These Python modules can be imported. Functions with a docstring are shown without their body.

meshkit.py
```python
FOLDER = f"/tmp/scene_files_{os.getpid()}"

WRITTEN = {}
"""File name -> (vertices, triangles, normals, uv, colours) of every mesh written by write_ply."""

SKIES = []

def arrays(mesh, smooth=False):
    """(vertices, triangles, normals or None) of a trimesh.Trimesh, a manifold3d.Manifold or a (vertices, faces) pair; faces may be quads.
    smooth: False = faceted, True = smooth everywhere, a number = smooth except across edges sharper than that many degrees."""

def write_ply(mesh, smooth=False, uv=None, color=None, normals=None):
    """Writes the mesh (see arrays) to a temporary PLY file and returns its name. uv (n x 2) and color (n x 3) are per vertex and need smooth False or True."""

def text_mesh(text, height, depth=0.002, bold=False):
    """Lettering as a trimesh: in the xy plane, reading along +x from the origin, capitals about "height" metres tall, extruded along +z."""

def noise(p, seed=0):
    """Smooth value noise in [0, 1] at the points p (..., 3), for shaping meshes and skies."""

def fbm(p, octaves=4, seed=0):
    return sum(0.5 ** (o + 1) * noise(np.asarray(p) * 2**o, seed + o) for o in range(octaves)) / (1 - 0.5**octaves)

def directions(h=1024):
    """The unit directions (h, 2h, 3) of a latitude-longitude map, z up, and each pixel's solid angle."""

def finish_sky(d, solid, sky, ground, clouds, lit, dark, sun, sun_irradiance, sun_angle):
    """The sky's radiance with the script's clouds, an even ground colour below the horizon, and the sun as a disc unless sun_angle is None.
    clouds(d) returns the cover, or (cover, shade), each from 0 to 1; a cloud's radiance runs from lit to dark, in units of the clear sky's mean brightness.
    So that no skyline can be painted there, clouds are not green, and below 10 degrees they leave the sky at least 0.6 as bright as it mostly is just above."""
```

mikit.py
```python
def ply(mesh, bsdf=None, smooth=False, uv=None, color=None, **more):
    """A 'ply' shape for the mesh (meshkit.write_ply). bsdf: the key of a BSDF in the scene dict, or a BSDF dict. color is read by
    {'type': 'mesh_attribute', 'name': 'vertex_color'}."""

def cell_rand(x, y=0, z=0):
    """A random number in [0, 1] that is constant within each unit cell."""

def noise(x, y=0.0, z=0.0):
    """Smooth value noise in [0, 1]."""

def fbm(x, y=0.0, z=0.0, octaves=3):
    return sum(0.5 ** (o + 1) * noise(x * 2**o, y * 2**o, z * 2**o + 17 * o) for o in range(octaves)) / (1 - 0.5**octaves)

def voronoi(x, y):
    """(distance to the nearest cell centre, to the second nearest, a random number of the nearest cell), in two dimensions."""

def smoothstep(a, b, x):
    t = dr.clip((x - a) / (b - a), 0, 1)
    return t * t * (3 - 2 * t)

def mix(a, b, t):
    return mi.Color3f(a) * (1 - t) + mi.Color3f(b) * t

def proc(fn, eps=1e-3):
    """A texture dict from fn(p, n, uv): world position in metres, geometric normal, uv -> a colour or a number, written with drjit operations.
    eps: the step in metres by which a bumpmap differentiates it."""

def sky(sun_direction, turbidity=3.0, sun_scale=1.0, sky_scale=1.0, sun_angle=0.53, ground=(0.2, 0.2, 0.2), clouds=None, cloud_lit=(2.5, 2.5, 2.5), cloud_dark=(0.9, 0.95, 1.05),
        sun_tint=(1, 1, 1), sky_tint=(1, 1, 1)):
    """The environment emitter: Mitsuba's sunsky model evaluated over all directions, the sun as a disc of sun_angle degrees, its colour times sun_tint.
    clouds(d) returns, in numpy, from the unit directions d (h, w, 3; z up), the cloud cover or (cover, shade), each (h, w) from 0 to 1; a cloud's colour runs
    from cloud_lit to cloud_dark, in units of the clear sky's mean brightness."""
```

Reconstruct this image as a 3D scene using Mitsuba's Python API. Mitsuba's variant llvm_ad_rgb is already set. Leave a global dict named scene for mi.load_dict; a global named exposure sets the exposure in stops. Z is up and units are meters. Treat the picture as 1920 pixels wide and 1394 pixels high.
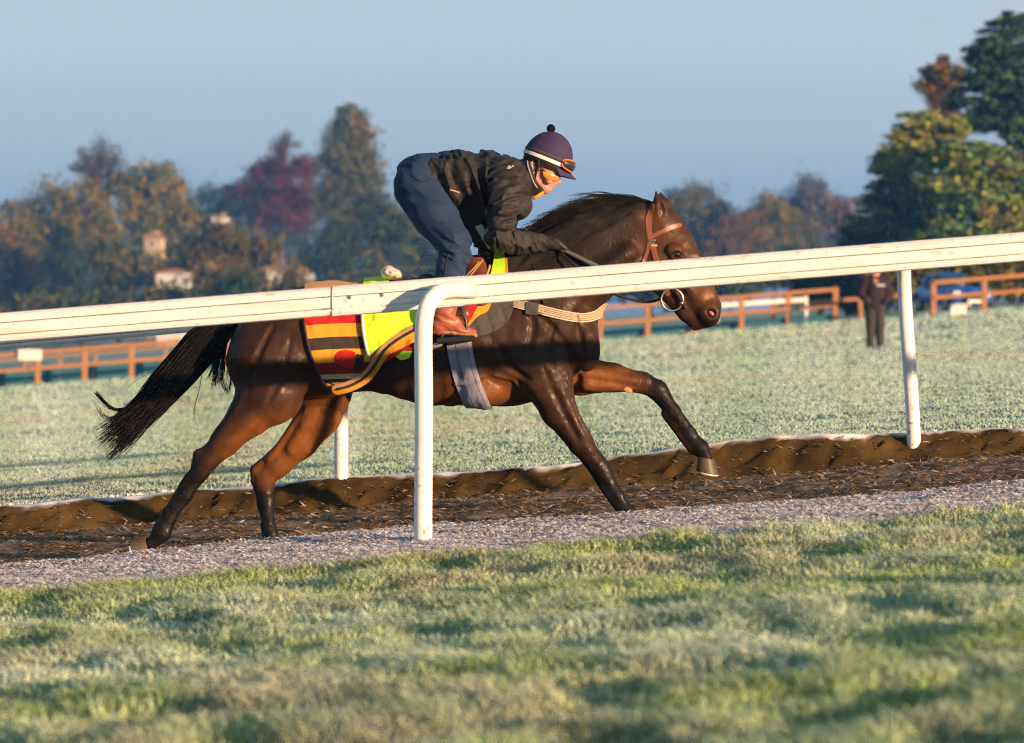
import math, random
import numpy as np, trimesh
import drjit as dr
import mitsuba as mi
import mikit, meshkit
from mikit import proc, noise, fbm, smoothstep, mix

# ------------------------------------------------------------------ camera, sky, exposure
T = mi.ScalarTransform4f
F_PX, EYE, TILT = 6524.0, 0.905, 0.017      # focal length in photo pixels (1920 wide), eye height, downward tilt
FWD = np.array([0, math.cos(TILT), -math.sin(TILT)]); UPV = np.array([0, math.sin(TILT), math.cos(TILT)])
scene, labels = {}, {}
scene['camera'] = {'type': 'thinlens', 'fov': 2 * math.degrees(math.atan(960 / F_PX)), 'aperture_radius': 0.0145,
                   'focus_distance': 16.6, 'near_clip': 0.1, 'far_clip': 6000.0,
                   'to_world': T().look_at(origin=[0, 0, EYE], target=[0, float(FWD[1] * 10), EYE + float(FWD[2] * 10)], up=[0, 0, 1])}
SUN_AZ, SUN_EL = math.radians(48), math.radians(7.6)     # low sun behind the camera, to its right
SUN = [math.sin(SUN_AZ) * math.cos(SUN_EL), -math.cos(SUN_AZ) * math.cos(SUN_EL), math.sin(SUN_EL)]


def sky_veil(d):
    # a thin even veil of cold mist low over the whole horizon
    el = np.degrees(np.arcsin(np.clip(d[..., 2], -1, 1)))
    n = meshkit.fbm(d * np.array([3.0, 3.0, 14.0]), 3, 5)
    return np.clip(1.2 - 0.06 * el + 0.1 * (n - 0.5), 0, 0.96), np.clip(1.12 - 0.27 * el + 0.3 * (n - 0.5), 0, 1)


scene['sky'] = mikit.sky(SUN, turbidity=3.0, sun_scale=1.75, sky_scale=1.0, sun_tint=(0.78, 0.96, 2.25), sky_tint=(0.86, 0.98, 1.12),
                         ground=(0.2, 0.21, 0.18), clouds=sky_veil, cloud_lit=(1.3, 1.64, 2.1), cloud_dark=(0.4, 0.74, 1.58))
exposure = 3.0

rng = np.random.default_rng(7)


def W(px, py, Y):
    """the point at depth Y that the photograph shows at pixel (px, py)"""
    d = FWD + (px - 960) / F_PX * np.array([1.0, 0, 0]) - (py - 697) / F_PX * UPV
    return np.array([0, 0, EYE]) + d * (Y / d[1])


# ------------------------------------------------------------------ materials
def mat(name, rgb, rough=0.6, spec=0.4, **kw):
    base = rgb if isinstance(rgb, dict) else {'type': 'rgb', 'value': list(rgb)}
    scene[name] = {'type': 'twosided', 'bsdf': {'type': 'principled', 'base_color': base, 'roughness': rough, 'specular': spec, **kw}}
    return name


def diffuse(name, rgb):
    base = rgb if isinstance(rgb, dict) else {'type': 'rgb', 'value': list(rgb)}
    scene[name] = {'type': 'twosided', 'bsdf': {'type': 'diffuse', 'reflectance': base}}
    return name


VC = {'type': 'mesh_attribute', 'name': 'vertex_color'}
diffuse('m_leaf', VC)
diffuse('m_grass', VC)
mat('m_vc', VC, 0.7, 0.25)
scene['m_coat'] = {'type': 'twosided', 'bsdf': {'type': 'bumpmap', 'arbitrary': proc(lambda p, n, uv: fbm(p.x * 100 + p.z * 50, p.y * 80, p.z * 45 - p.x * 30, 3), eps=0.002), 'scale': 0.0023,
                   'bsdf': {'type': 'principled', 'base_color': VC, 'roughness': proc(lambda p, n, uv: 0.4 + 0.3 * smoothstep(0.3, 0.7, fbm(p.x * 22, p.y * 22, p.z * 34, 3))), 'specular': 0.23, 'spec_tint': 0.1}}}
mat('m_hair', VC, 0.5, 0.25)
mat('m_white_plastic', proc(lambda p, n, uv: mix((0.7, 0.69, 0.67), (0.5, 0.47, 0.42), smoothstep(0.5, 0.85, fbm(p.x * 3, p.y * 9, p.z * 30, 4)) * 0.6 + 0.8 * smoothstep(0.68, 0.78, fbm(p.x * 42, p.y * 42, p.z * 42, 2)))), 0.34, 0.5)
mat('m_white_post', proc(lambda p, n, uv: mix((0.78, 0.77, 0.74), (0.3, 0.23, 0.16), smoothstep(0.5, 0.8, fbm(p.x * 14, p.y * 14, p.z * 5, 4)) * 0.3 + 0.85 * smoothstep(0.62, 0.72, fbm(p.x * 60, p.y * 60, p.z * 60, 2)) * smoothstep(0.5, 0.0, p.z - 0.079 * p.x))), 0.4, 0.5)
mat('m_dark_gap', (0.02, 0.02, 0.018), 0.8, 0.2)
mat('m_grey_metal', (0.3, 0.3, 0.3), 0.35, 0.5, metallic=0.8)
mat('m_steel', (0.7, 0.68, 0.62), 0.2, 0.5, metallic=1.0)
mat('m_black_iron', (0.03, 0.032, 0.036), 0.35, 0.5)
mat('m_wood_orange', proc(lambda p, n, uv: mix((0.46, 0.22, 0.08), (0.3, 0.13, 0.05), fbm(p.x * 4, p.y * 6, p.z * 22, 4))), 0.75, 0.2)
mat('m_wood_grey', proc(lambda p, n, uv: mix((0.2, 0.14, 0.1), (0.3, 0.2, 0.12), fbm(p.x * 9, p.y * 9, p.z * 4, 4))), 0.85, 0.15)
mat('m_leather', proc(lambda p, n, uv: mix((0.16, 0.045, 0.02), (0.09, 0.025, 0.012), fbm(p.x * 45, p.y * 45, p.z * 45, 3))), 0.38, 0.5)
mat('m_bridle', (0.19, 0.062, 0.028), 0.42, 0.5)
mat('m_boot', proc(lambda p, n, uv: mix((0.36, 0.1, 0.055), (0.22, 0.06, 0.03), fbm(p.x * 40, p.y * 40, p.z * 60, 3))), 0.45, 0.45)
mat('m_boot_toe', (0.33, 0.16, 0.07), 0.55, 0.4)
mat('m_rubber', (0.012, 0.012, 0.012), 0.7, 0.3)
mat('m_black', (0.01, 0.01, 0.011), 0.6, 0.3)
mat('m_red', (0.42, 0.014, 0.014), 0.8, 0.2, sheen=0.3)
mat('m_red_dark', (0.2, 0.01, 0.01), 0.8, 0.2, sheen=0.3)
mat('m_amber', (0.62, 0.28, 0.025), 0.85, 0.15, sheen=0.3)
mat('m_tan', (0.42, 0.24, 0.12), 0.85, 0.2, sheen=0.3)
mat('m_wool_dark', (0.045, 0.033, 0.03), 0.85, 0.15, sheen=0.3)
mat('m_hivis', proc(lambda p, n, uv: mix((0.62, 0.86, 0.03), (0.42, 0.78, 0.02), smoothstep(0.35, 0.7, fbm(p.x * 9, p.y * 9, p.z * 6, 2)))), 0.6, 0.3)
mat('m_green', (0.13, 0.45, 0.03), 0.7, 0.3)
mat('m_silver_tape', (0.6, 0.62, 0.64), 0.4, 0.5)
mat('m_quilt', proc(lambda p, n, uv: mix((0.085, 0.075, 0.07), (0.062, 0.055, 0.052), fbm(p.x * 60, p.y * 60, p.z * 60, 2))), 0.85, 0.2, sheen=0.4)
mat('m_girth', proc(lambda p, n, uv: mix((0.27, 0.28, 0.36), (0.2, 0.21, 0.29), fbm(p.x * 70, p.y * 20, p.z * 10, 3))), 0.8, 0.2, sheen=0.3)
mat('m_cream', (0.42, 0.31, 0.19), 0.8, 0.2)
mat('m_cream_pale', (0.5, 0.43, 0.36), 0.7, 0.3)
mat('m_sheepskin', proc(lambda p, n, uv: mix((0.62, 0.55, 0.48), (0.45, 0.38, 0.32), fbm(p.x * 60, p.y * 60, p.z * 60, 3))), 0.9, 0.1, sheen=0.5)


def bumped(name, rgb, rough, scale, fn, sheen=0.3, spec=0.3):
    scene[name] = {'type': 'twosided', 'bsdf': {'type': 'bumpmap', 'arbitrary': proc(fn, eps=0.002), 'scale': scale,
                   'bsdf': {'type': 'principled', 'base_color': rgb if isinstance(rgb, dict) else {'type': 'rgb', 'value': list(rgb)}, 'roughness': rough, 'specular': spec, 'sheen': sheen}}}
    return name


mat('m_jacket', proc(lambda p, n, uv: mix((0.027, 0.025, 0.026), (0.017, 0.016, 0.017), fbm(p.x * 30, p.y * 30, p.z * 30, 3))), 0.68, 0.3, sheen=0.35)
mat('m_denim', proc(lambda p, n, uv: mix((0.022, 0.045, 0.095), (0.012, 0.025, 0.06), fbm(p.x * 35, p.y * 35, p.z * 60, 4))), 0.8, 0.2, sheen=0.4)
mat('m_skin', proc(lambda p, n, uv: mix((0.62, 0.27, 0.2), (0.5, 0.19, 0.14), fbm(p.x * 60, p.y * 60, p.z * 60, 3))), 0.45, 0.4)
mat('m_helmet', (0.036, 0.024, 0.07), 0.75, 0.3, sheen=0.5)
mat('m_helmet_dark', (0.03, 0.018, 0.04), 0.75, 0.3, sheen=0.4)
mat('m_pompom', (0.008, 0.009, 0.014), 0.9, 0.2, sheen=0.5)
mat('m_white_band', (0.72, 0.69, 0.66), 0.6, 0.4)
mat('m_orange_lens', (0.5, 0.19, 0.03), 0.1, 0.6, clearcoat=0.8)
mat('m_dark_lens', (0.02, 0.02, 0.018), 0.06, 0.8, clearcoat=1.0)
mat('m_orange_frame', (0.55, 0.13, 0.04), 0.4, 0.5)
mat('m_glove', proc(lambda p, n, uv: mix((0.02, 0.018, 0.019), (0.035, 0.03, 0.03), fbm(p.x * 80, p.y * 80, p.z * 80, 2))), 0.55, 0.4, sheen=0.3)
mat('m_whip', proc(lambda p, n, uv: mix((0.12, 0.115, 0.11), (0.06, 0.058, 0.055), noise(p.x * 160, p.y * 160, p.z * 160))), 0.6, 0.4)
mat('m_flap', (0.36, 0.5, 0.52), 0.6, 0.4)
mat('m_eye', (0.008, 0.004, 0.003), 0.05, 0.8, clearcoat=1.0)
mat('m_pink', (0.62, 0.12, 0.1), 0.4, 0.5)
mat('m_hoof', proc(lambda p, n, uv: mix((0.1, 0.066, 0.035), (0.05, 0.035, 0.022), fbm(p.x * 60, p.y * 60, p.z * 25, 3))), 0.5, 0.4)
mat('m_shoe', (0.72, 0.66, 0.56), 0.35, 0.5, metallic=0.6)
mat('m_wall_cream', (0.44, 0.46, 0.48), 0.9, 0.1)
mat('m_wall_orange', (0.28, 0.22, 0.16), 0.9, 0.1)
mat('m_wall_grey', (0.2, 0.22, 0.25), 0.9, 0.1)
mat('m_roof', (0.2, 0.12, 0.08), 0.9, 0.1)
mat('m_window', (0.03, 0.035, 0.04), 0.15, 0.6)
mat('m_car_blue', (0.008, 0.075, 0.32), 0.25, 0.5, clearcoat=1.0)
mat('m_car_glass', (0.006, 0.02, 0.045), 0.06, 0.7, clearcoat=1.0)
mat('m_shade_blue', (0.025, 0.115, 0.16), 0.7, 0.2)  # blue of shaded frosty ground, put into the colour
mat('m_white_board', (0.78, 0.72, 0.66), 0.6, 0.3)
mat('m_hoodie', (0.03, 0.02, 0.028), 0.85, 0.2, sheen=0.3)
mat('m_trousers', (0.045, 0.04, 0.038), 0.85, 0.2)
mat('m_bark', proc(lambda p, n, uv: mix((0.1, 0.065, 0.045), (0.05, 0.035, 0.028), fbm(p.x * 3, p.y * 3, p.z * 1.2, 3))), 0.95, 0.1)


# ------------------------------------------------------------------ entry helpers
def add(key, mesh, material, parent=None, label=None, category=None, group=None, kind=None, smooth=40, color=None):
    base = key if parent is None else parent + '__' + key
    k, n = base, 0
    while k in scene or k in USED:
        n += 1
        k = f'{base}_{n:03d}'
    if color is not None:
        smooth = True if smooth else False
    scene[k] = mikit.ply(mesh, material, smooth=smooth, color=color)
    say(k, label, category, group, kind)
    return k


USED = set()


def say(k, label=None, category=None, group=None, kind=None):
    e = {a: b for a, b in (('label', label), ('category', category), ('group', group), ('kind', kind)) if b}
    if e:
        labels[k] = e


def add_split(key, vf, *a, **k):
    """each connected piece as an entry of its own"""
    m = trimesh.Trimesh(vf[0], vf[1], process=False)
    if not len(m.faces):
        return None
    lab = trimesh.graph.connected_component_labels(m.face_adjacency, node_count=len(m.faces))
    out = None
    for c in np.unique(lab):
        if (lab == c).sum() > 14:
            f = m.faces[lab == c]; u = np.unique(f); t = np.full(len(m.vertices), -1); t[u] = np.arange(len(u))
            x = add(key, (np.array(m.vertices)[u], t[f]), *a, **k)
            out = out or x
    return out


def thing(name, label, category, group=None):
    k, n = name, 0
    while k in scene or k in USED:
        n += 1
        k = f'{name}_{n:03d}'
    USED.add(k)
    say(k, label, category, group)
    return k


def cat(ms):
    ms = [m if isinstance(m, trimesh.Trimesh) else trimesh.Trimesh(m[0], m[1], process=False) for m in ms]
    return trimesh.util.concatenate(ms)


def box(c, s, bevel=0.0, rz=0.0):
    """a box of size s centred at c, with chamfered edges"""
    s = np.asarray(s, float)
    if bevel <= 0:
        m = trimesh.creation.box(s)
    else:
        b = min(bevel, 0.45 * s.min())
        pts = []
        for sx in (-1, 1):
            for sy in (-1, 1):
                for sz in (-1, 1):
                    e = np.array([sx, sy, sz]) * s / 2
                    for ax in range(3):
                        q = e.copy()
                        for o in range(3):
                            if o != ax:
                                q[o] -= b * np.sign(q[o])
                        pts.append(q)
        m = trimesh.convex.convex_hull(np.array(pts))
    if rz:
        m.apply_transform(trimesh.transformations.rotation_matrix(rz, [0, 0, 1]))
    m.apply_translation(c)
    return m


def tube(path, r, sides=12, caps=True):
    """a tube along the points of path with radius r (number or one per point)"""
    p = np.asarray(path, float); n = len(p)
    r = np.broadcast_to(np.asarray(r, float), (n,))
    t = np.gradient(p, axis=0); t /= np.linalg.norm(t, axis=1, keepdims=True) + 1e-12
    ref = np.array([0, 1.0, 0]) if abs(t[:, 1]).mean() < 0.8 else np.array([0, 0, 1.0])
    a = np.cross(t, ref); a /= np.linalg.norm(a, axis=1, keepdims=True) + 1e-12
    b = np.cross(t, a)
    th = np.arange(sides) * 2 * np.pi / sides
    v = (p[:, None] + r[:, None, None] * (np.cos(th)[None, :, None] * a[:, None] + np.sin(th)[None, :, None] * b[:, None])).reshape(-1, 3)
    i = np.arange(n - 1)[:, None] * sides; j = np.arange(sides)[None]; j2 = (j + 1) % sides
    q = np.stack([i + j, i + j2, i + sides + j2, i + sides + j], -1).reshape(-1, 4)
    f = np.vstack([q[:, [0, 2, 1]], q[:, [0, 3, 2]]])
    if caps:
        v = np.vstack([v, p[:1], p[-1:]])
        k = np.arange(sides); k2 = (k + 1) % sides
        f = np.vstack([f, np.stack([k, k2, k * 0 + n * sides], 1), np.stack([(n - 1) * sides + k2, (n - 1) * sides + k, k * 0 + n * sides + 1], 1)])
    m = trimesh.Trimesh(v, f, process=False)
    if m.volume < 0:
        m.invert()
    return m


def strands(paths, rad):
    """many thin three-sided tubes at once: paths (N, S, 3), rad (N, S)"""
    N, S, _ = paths.shape
    t = np.gradient(paths, axis=1); t /= np.linalg.norm(t, axis=2, keepdims=True) + 1e-9
    a = np.cross(t, [0.1, 1.0, 0.05]); a /= np.linalg.norm(a, axis=2, keepdims=True) + 1e-9
    b = np.cross(t, a)
    th = np.arange(3) * 2 * np.pi / 3
    v = paths[:, :, None] + rad[:, :, None, None] * (np.cos(th)[:, None] * a[:, :, None] + np.sin(th)[:, None] * b[:, :, None])
    base = (np.arange(N) * S * 3)[:, None, None] + (np.arange(S - 1) * 3)[None, :, None]
    j = np.arange(3)[None, None]; j2 = (j + 1) % 3
    q = np.stack([base + j, base + j2, base + 3 + j2, base + 3 + j], -1).reshape(-1, 4)
    return v.reshape(-1, 3), np.vstack([q[:, [0, 2, 1]], q[:, [0, 3, 2]]])


def spline(pts, n):
    """a smooth curve through pts, n points"""
    p = np.asarray(pts, float)
    from scipy.interpolate import CubicSpline
    d = np.r_[0, np.cumsum(np.linalg.norm(np.diff(p, axis=0), axis=1))]
    return CubicSpline(d, p)(np.linspace(0, d[-1], n))


# ------------------------------------------------------------------ implicit modelling: smooth unions on a grid, surface nets
class SDF:
    def __init__(self, lo, hi, h):
        self.lo, self.h = np.asarray(lo, float), h
        self.n = np.ceil((np.asarray(hi) - self.lo) / h).astype(int) + 1
        self.D = np.full(self.n, 1.0, np.float32)

    def region(self, lo, hi):
        a = np.clip(np.floor((lo - self.lo) / self.h).astype(int), 0, self.n - 1)
        b = np.clip(np.ceil((hi - self.lo) / self.h).astype(int) + 1, 1, self.n)
        g = np.meshgrid(*[self.lo[k] + self.h * np.arange(a[k], b[k]) for k in range(3)], indexing='ij', sparse=True)
        return tuple(slice(a[k], b[k]) for k in range(3)), g

    def put(self, sl, d, k, sub):
        D = self.D[sl]; d = d.astype(np.float32)
        if sub:
            d = -d
            h = np.maximum(k - np.abs(D - d), 0) / k
            self.D[sl] = np.maximum(D, d) + h * h * k / 4
        else:
            h = np.maximum(k - np.abs(D - d), 0) / k
            self.D[sl] = np.minimum(D, d) - h * h * k / 4

    def cone(self, a, b, ra, rb, k=0.03, q=1.0, sub=False):
        a, b = np.asarray(a, float), np.asarray(b, float)
        m = k + 3 * self.h
        rr = np.array([1, 1 / min(q, 1), 1])
        sl, g = self.region(np.minimum(a - ra * rr, b - rb * rr) - m, np.maximum(a + ra * rr, b + rb * rr) + m)
        s = np.array([1, q, 1])
        ab = (b - a) * s; L = ab @ ab + 1e-12
        p = [(g[i] - a[i]) * s[i] for i in range(3)]
        t = np.clip((p[0] * ab[0] + p[1] * ab[1] + p[2] * ab[2]) / L, 0, 1)
        d = np.sqrt((p[0] - t * ab[0]) ** 2 + (p[1] - t * ab[1]) ** 2 + (p[2] - t * ab[2]) ** 2) - (ra + (rb - ra) * t)
        self.put(sl, d, k, sub)

    def chain(self, pts, rs, k=0.03, q=1.0, sub=False):
        for i in range(len(pts) - 1):
            self.cone(pts[i], pts[i + 1], rs[i], rs[i + 1], k, q, sub)

    def ell(self, c, r, k=0.05, rot=0.0, yaw=0.0, sub=False):
        """ellipsoid with radii r, turned by rot degrees in the xz plane and by yaw about z"""
        c, r = np.asarray(c, float), np.asarray(r, float)
        m = r.max() + k + 3 * self.h
        sl, g = self.region(c - m, c + m)
        ca, sa, cy, sy = math.cos(math.radians(rot)), math.sin(math.radians(rot)), math.cos(math.radians(yaw)), math.sin(math.radians(yaw))
        x0, y0, z0 = g[0] - c[0], g[1] - c[1], g[2] - c[2]
        x1, y1 = cy * x0 + sy * y0, -sy * x0 + cy * y0
        x, z = ca * x1 + sa * z0, -sa * x1 + ca * z0
        k0 = np.sqrt((x / r[0]) ** 2 + (y1 / r[1]) ** 2 + (z / r[2]) ** 2)
        k1 = np.sqrt((x / r[0] ** 2) ** 2 + (y1 / r[1] ** 2) ** 2 + (z / r[2] ** 2) ** 2) + 1e-9
        self.put(sl, k0 * (k0 - 1) / k1, k, sub)

    def grid(self, sl=None):
        return np.meshgrid(*[self.lo[k] + self.h * np.arange(self.n[k]) for k in range(3)], indexing='ij', sparse=True)

    def at(self, p):
        from scipy.ndimage import map_coordinates
        return map_coordinates(self.D, ((np.asarray(p) - self.lo) / self.h).T, order=1, mode='nearest')

    def band(self, width=0.03):
        """indices and positions of grid points near the surface"""
        i = np.argwhere(np.abs(self.D) < width)
        return i, self.lo + self.h * i

    def front(self, x, z, off=0.0, back=False):
        """the y of the surface nearest to the camera at (x, z), lifted by off"""
        x, z = np.atleast_1d(x), np.atleast_1d(z)
        ys = self.lo[1] + self.h * np.arange(self.n[1])
        if back:
            ys = ys[::-1]
        P = np.stack(np.broadcast_arrays(x[:, None], ys[None], z[:, None]), -1)
        d = self.at(P.reshape(-1, 3)).reshape(len(x), -1) - off
        inside = d < 0
        i = np.where(inside.any(1), inside.argmax(1), d.argmin(1)).clip(1)
        r = np.arange(len(x)); d0, d1 = d[r, i - 1], d[r, i]
        t = np.where(inside.any(1), np.clip(d0 / (d0 - d1 + 1e-9), 0, 1), 1.0)
        return ys[i - 1] + t * (ys[i] - ys[i - 1])

    def mesh(self, iso=0.0):
        D, h = self.D - iso, self.h
        s = D < 0
        c = [s[a:s.shape[0] - 1 + a, b:s.shape[1] - 1 + b, e:s.shape[2] - 1 + e] for a in (0, 1) for b in (0, 1) for e in (0, 1)]
        any_, all_ = c[0].copy(), c[0].copy()
        for x in c[1:]:
            any_ |= x; all_ &= x
        idx = np.argwhere(any_ & ~all_)
        num = np.full(any_.shape, -1, np.int32); num[tuple(idx.T)] = np.arange(len(idx))
        off = np.array([[a, b, e] for a in (0, 1) for b in (0, 1) for e in (0, 1)])
        val = np.stack([D[tuple((idx + o).T)] for o in off], 1)
        acc, cnt = np.zeros((len(idx), 3)), np.zeros(len(idx))
        for i in range(8):
            for j in range(i + 1, 8):
                if np.abs(off[i] - off[j]).sum() == 1:
                    x = (val[:, i] < 0) != (val[:, j] < 0)
                    t = np.where(x, val[:, i] / (val[:, i] - val[:, j] + 1e-12), 0)
                    acc += np.where(x[:, None], off[i] + t[:, None] * (off[j] - off[i]), 0); cnt += x
        v = self.lo + h * (idx + acc / cnt[:, None])
        quads = []
        for ax in range(3):
            o = [k for k in range(3) if k != ax]
            sl0 = [slice(None)] * 3; sl1 = [slice(None)] * 3
            sl0[ax], sl1[ax] = slice(0, -1), slice(1, None)
            e = s[tuple(sl0)] != s[tuple(sl1)]
            ij = np.argwhere(e)
            ij = ij[(ij[:, o[0]] > 0) & (ij[:, o[1]] > 0) & (ij[:, o[0]] < s.shape[o[0]] - 1) & (ij[:, o[1]] < s.shape[o[1]] - 1)]
            u, w = np.zeros(3, int), np.zeros(3, int); u[o[0]] = 1; w[o[1]] = 1
            q = np.stack([num[tuple((ij - d).T)] for d in (u + w, w, u * 0, u)], 1)
            flip = s[tuple(ij.T)] ^ (ax == 1)
            q[~flip] = q[~flip][:, ::-1]
            quads.append(q)
        q = np.vstack(quads); q = q[(q >= 0).all(1)]
        return v, np.vstack([q[:, [0, 1, 2]], q[:, [0, 2, 3]]])


def clip(v, f, s):
    """the part of the mesh where the per-vertex number s is positive, cut cleanly"""
    for _ in range(1):
        ins = s > 0
        n = ins[f].sum(1)
        keep = f[n == 3]
        out, nv, ns, cache = [keep], [], [], {}

        def cut(a, b):
            key = (a, b) if a < b else (b, a)
            if key not in cache:
                t = s[a] / (s[a] - s[b])
                cache[key] = len(v) + len(nv); nv.append(v[a] + t * (v[b] - v[a])); ns.append(t)
            return cache[key]
        extra = []
        for tri in f[(n == 1) | (n == 2)]:
            i = ins[tri]
            if i.sum() == 1:
                r = int(np.argmax(i)); a, b, c = tri[r], tri[(r + 1) % 3], tri[(r + 2) % 3]
                extra.append([a, cut(a, b), cut(a, c)])
            else:
                r = int(np.argmin(i)); a, b, c = tri[r], tri[(r + 1) % 3], tri[(r + 2) % 3]
                ab, ac = cut(a, b), cut(a, c)
                extra += [[ab, b, c], [ab, c, ac]]
        if extra:
            out.append(np.array(extra))
        f2 = np.vstack(out) if len(out) > 1 else out[0]
        v2 = np.vstack([v] + ([np.array(nv)] if nv else []))
        used = np.unique(f2); m = np.full(len(v2), -1); m[used] = np.arange(len(used))
        return v2[used], m[f2]


def crop(v, f, keep):
    f2 = f[keep[f].any(1)]
    used = np.unique(f2); m = np.full(len(v), -1); m[used] = np.arange(len(used))
    return v[used], m[f2]


def poly_dist(P, x, z):
    """signed distance to the polygon P, positive inside"""
    P = np.asarray(P, float); d = np.full(len(x), 1e9); ins = np.zeros(len(x), bool)
    for i in range(len(P)):
        a, b = P[i], P[(i + 1) % len(P)]
        e = b - a; t = np.clip(((x - a[0]) * e[0] + (z - a[1]) * e[1]) / (e @ e), 0, 1)
        d = np.minimum(d, np.hypot(x - a[0] - t * e[0], z - a[1] - t * e[1]))
        c = ((a[1] > z) != (b[1] > z)) & (x < (b[0] - a[0]) * (z - a[1]) / (b[1] - a[1] + 1e-12) + a[0])
        ins ^= c
    return np.where(ins, d, -d)


def line_dist(P, x, z):
    """(distance to the polyline, signed side distance, running length)"""
    P = np.asarray(P, float); best = np.full(len(x), 1e9); side = np.zeros(len(x)); along = np.zeros(len(x)); L = 0
    for i in range(len(P) - 1):
        a, e = P[i], P[i + 1] - P[i]; l = np.hypot(*e)
        t = np.clip(((x - a[0]) * e[0] + (z - a[1]) * e[1]) / (l * l), 0, 1)
        dx, dz = x - a[0] - t * e[0], z - a[1] - t * e[1]
        d = np.hypot(dx, dz); m = d < best
        best = np.where(m, d, best); side = np.where(m, np.sign(e[0] * dz - e[1] * dx) * d, side); along = np.where(m, L + t * l, along)
        L += l
    return best, side, along

# ------------------------------------------------------------------ the setting: one hillside of frosted turf with a sunken gallop across it
SLOPE, X0 = 0.079, -0.35
Y_NEAR, Y_FAR, Y0 = 14.0, 18.9, 17.0            # near rail, far rail, horse


def hill(x, y):
    f = np.interp(y, [-50, 130, 420, 6000], [1.0, 1.0, 0.4, 0.4])
    x = np.clip(x, -260, 260)
    return SLOPE * (x - X0) * f - np.interp(y, [21, 45, 72, 120, 400], [0, 0.27, 0.46, 0.36, 0.36])


def nz(x, y, sx, sy=None, seed=0, octs=3):
    p = np.stack(np.broadcast_arrays(x / sx, y / (sy or sx), 0.37 + 0 * x), -1)
    return meshkit.fbm(p, octs, seed) - 0.5


def lip_near(x):
    return np.interp(x, [-2.2, -1.4, -0.3, 0.6, 2.2], [14.2, 14.25, 14.6, 14.42, 14.4]) + 0.5 * nz(x, 0 * x, 1.1, seed=3) + 0.12 * nz(x, 0 * x, 0.16, seed=4)


def edge_grass(x):
    return 12.38 + 0.1 * np.clip(x, -3, 3) + 0.5 * nz(x, 0 * x, 0.9, seed=5) + 0.25 * nz(x, 0 * x, 0.15, seed=6)


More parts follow.
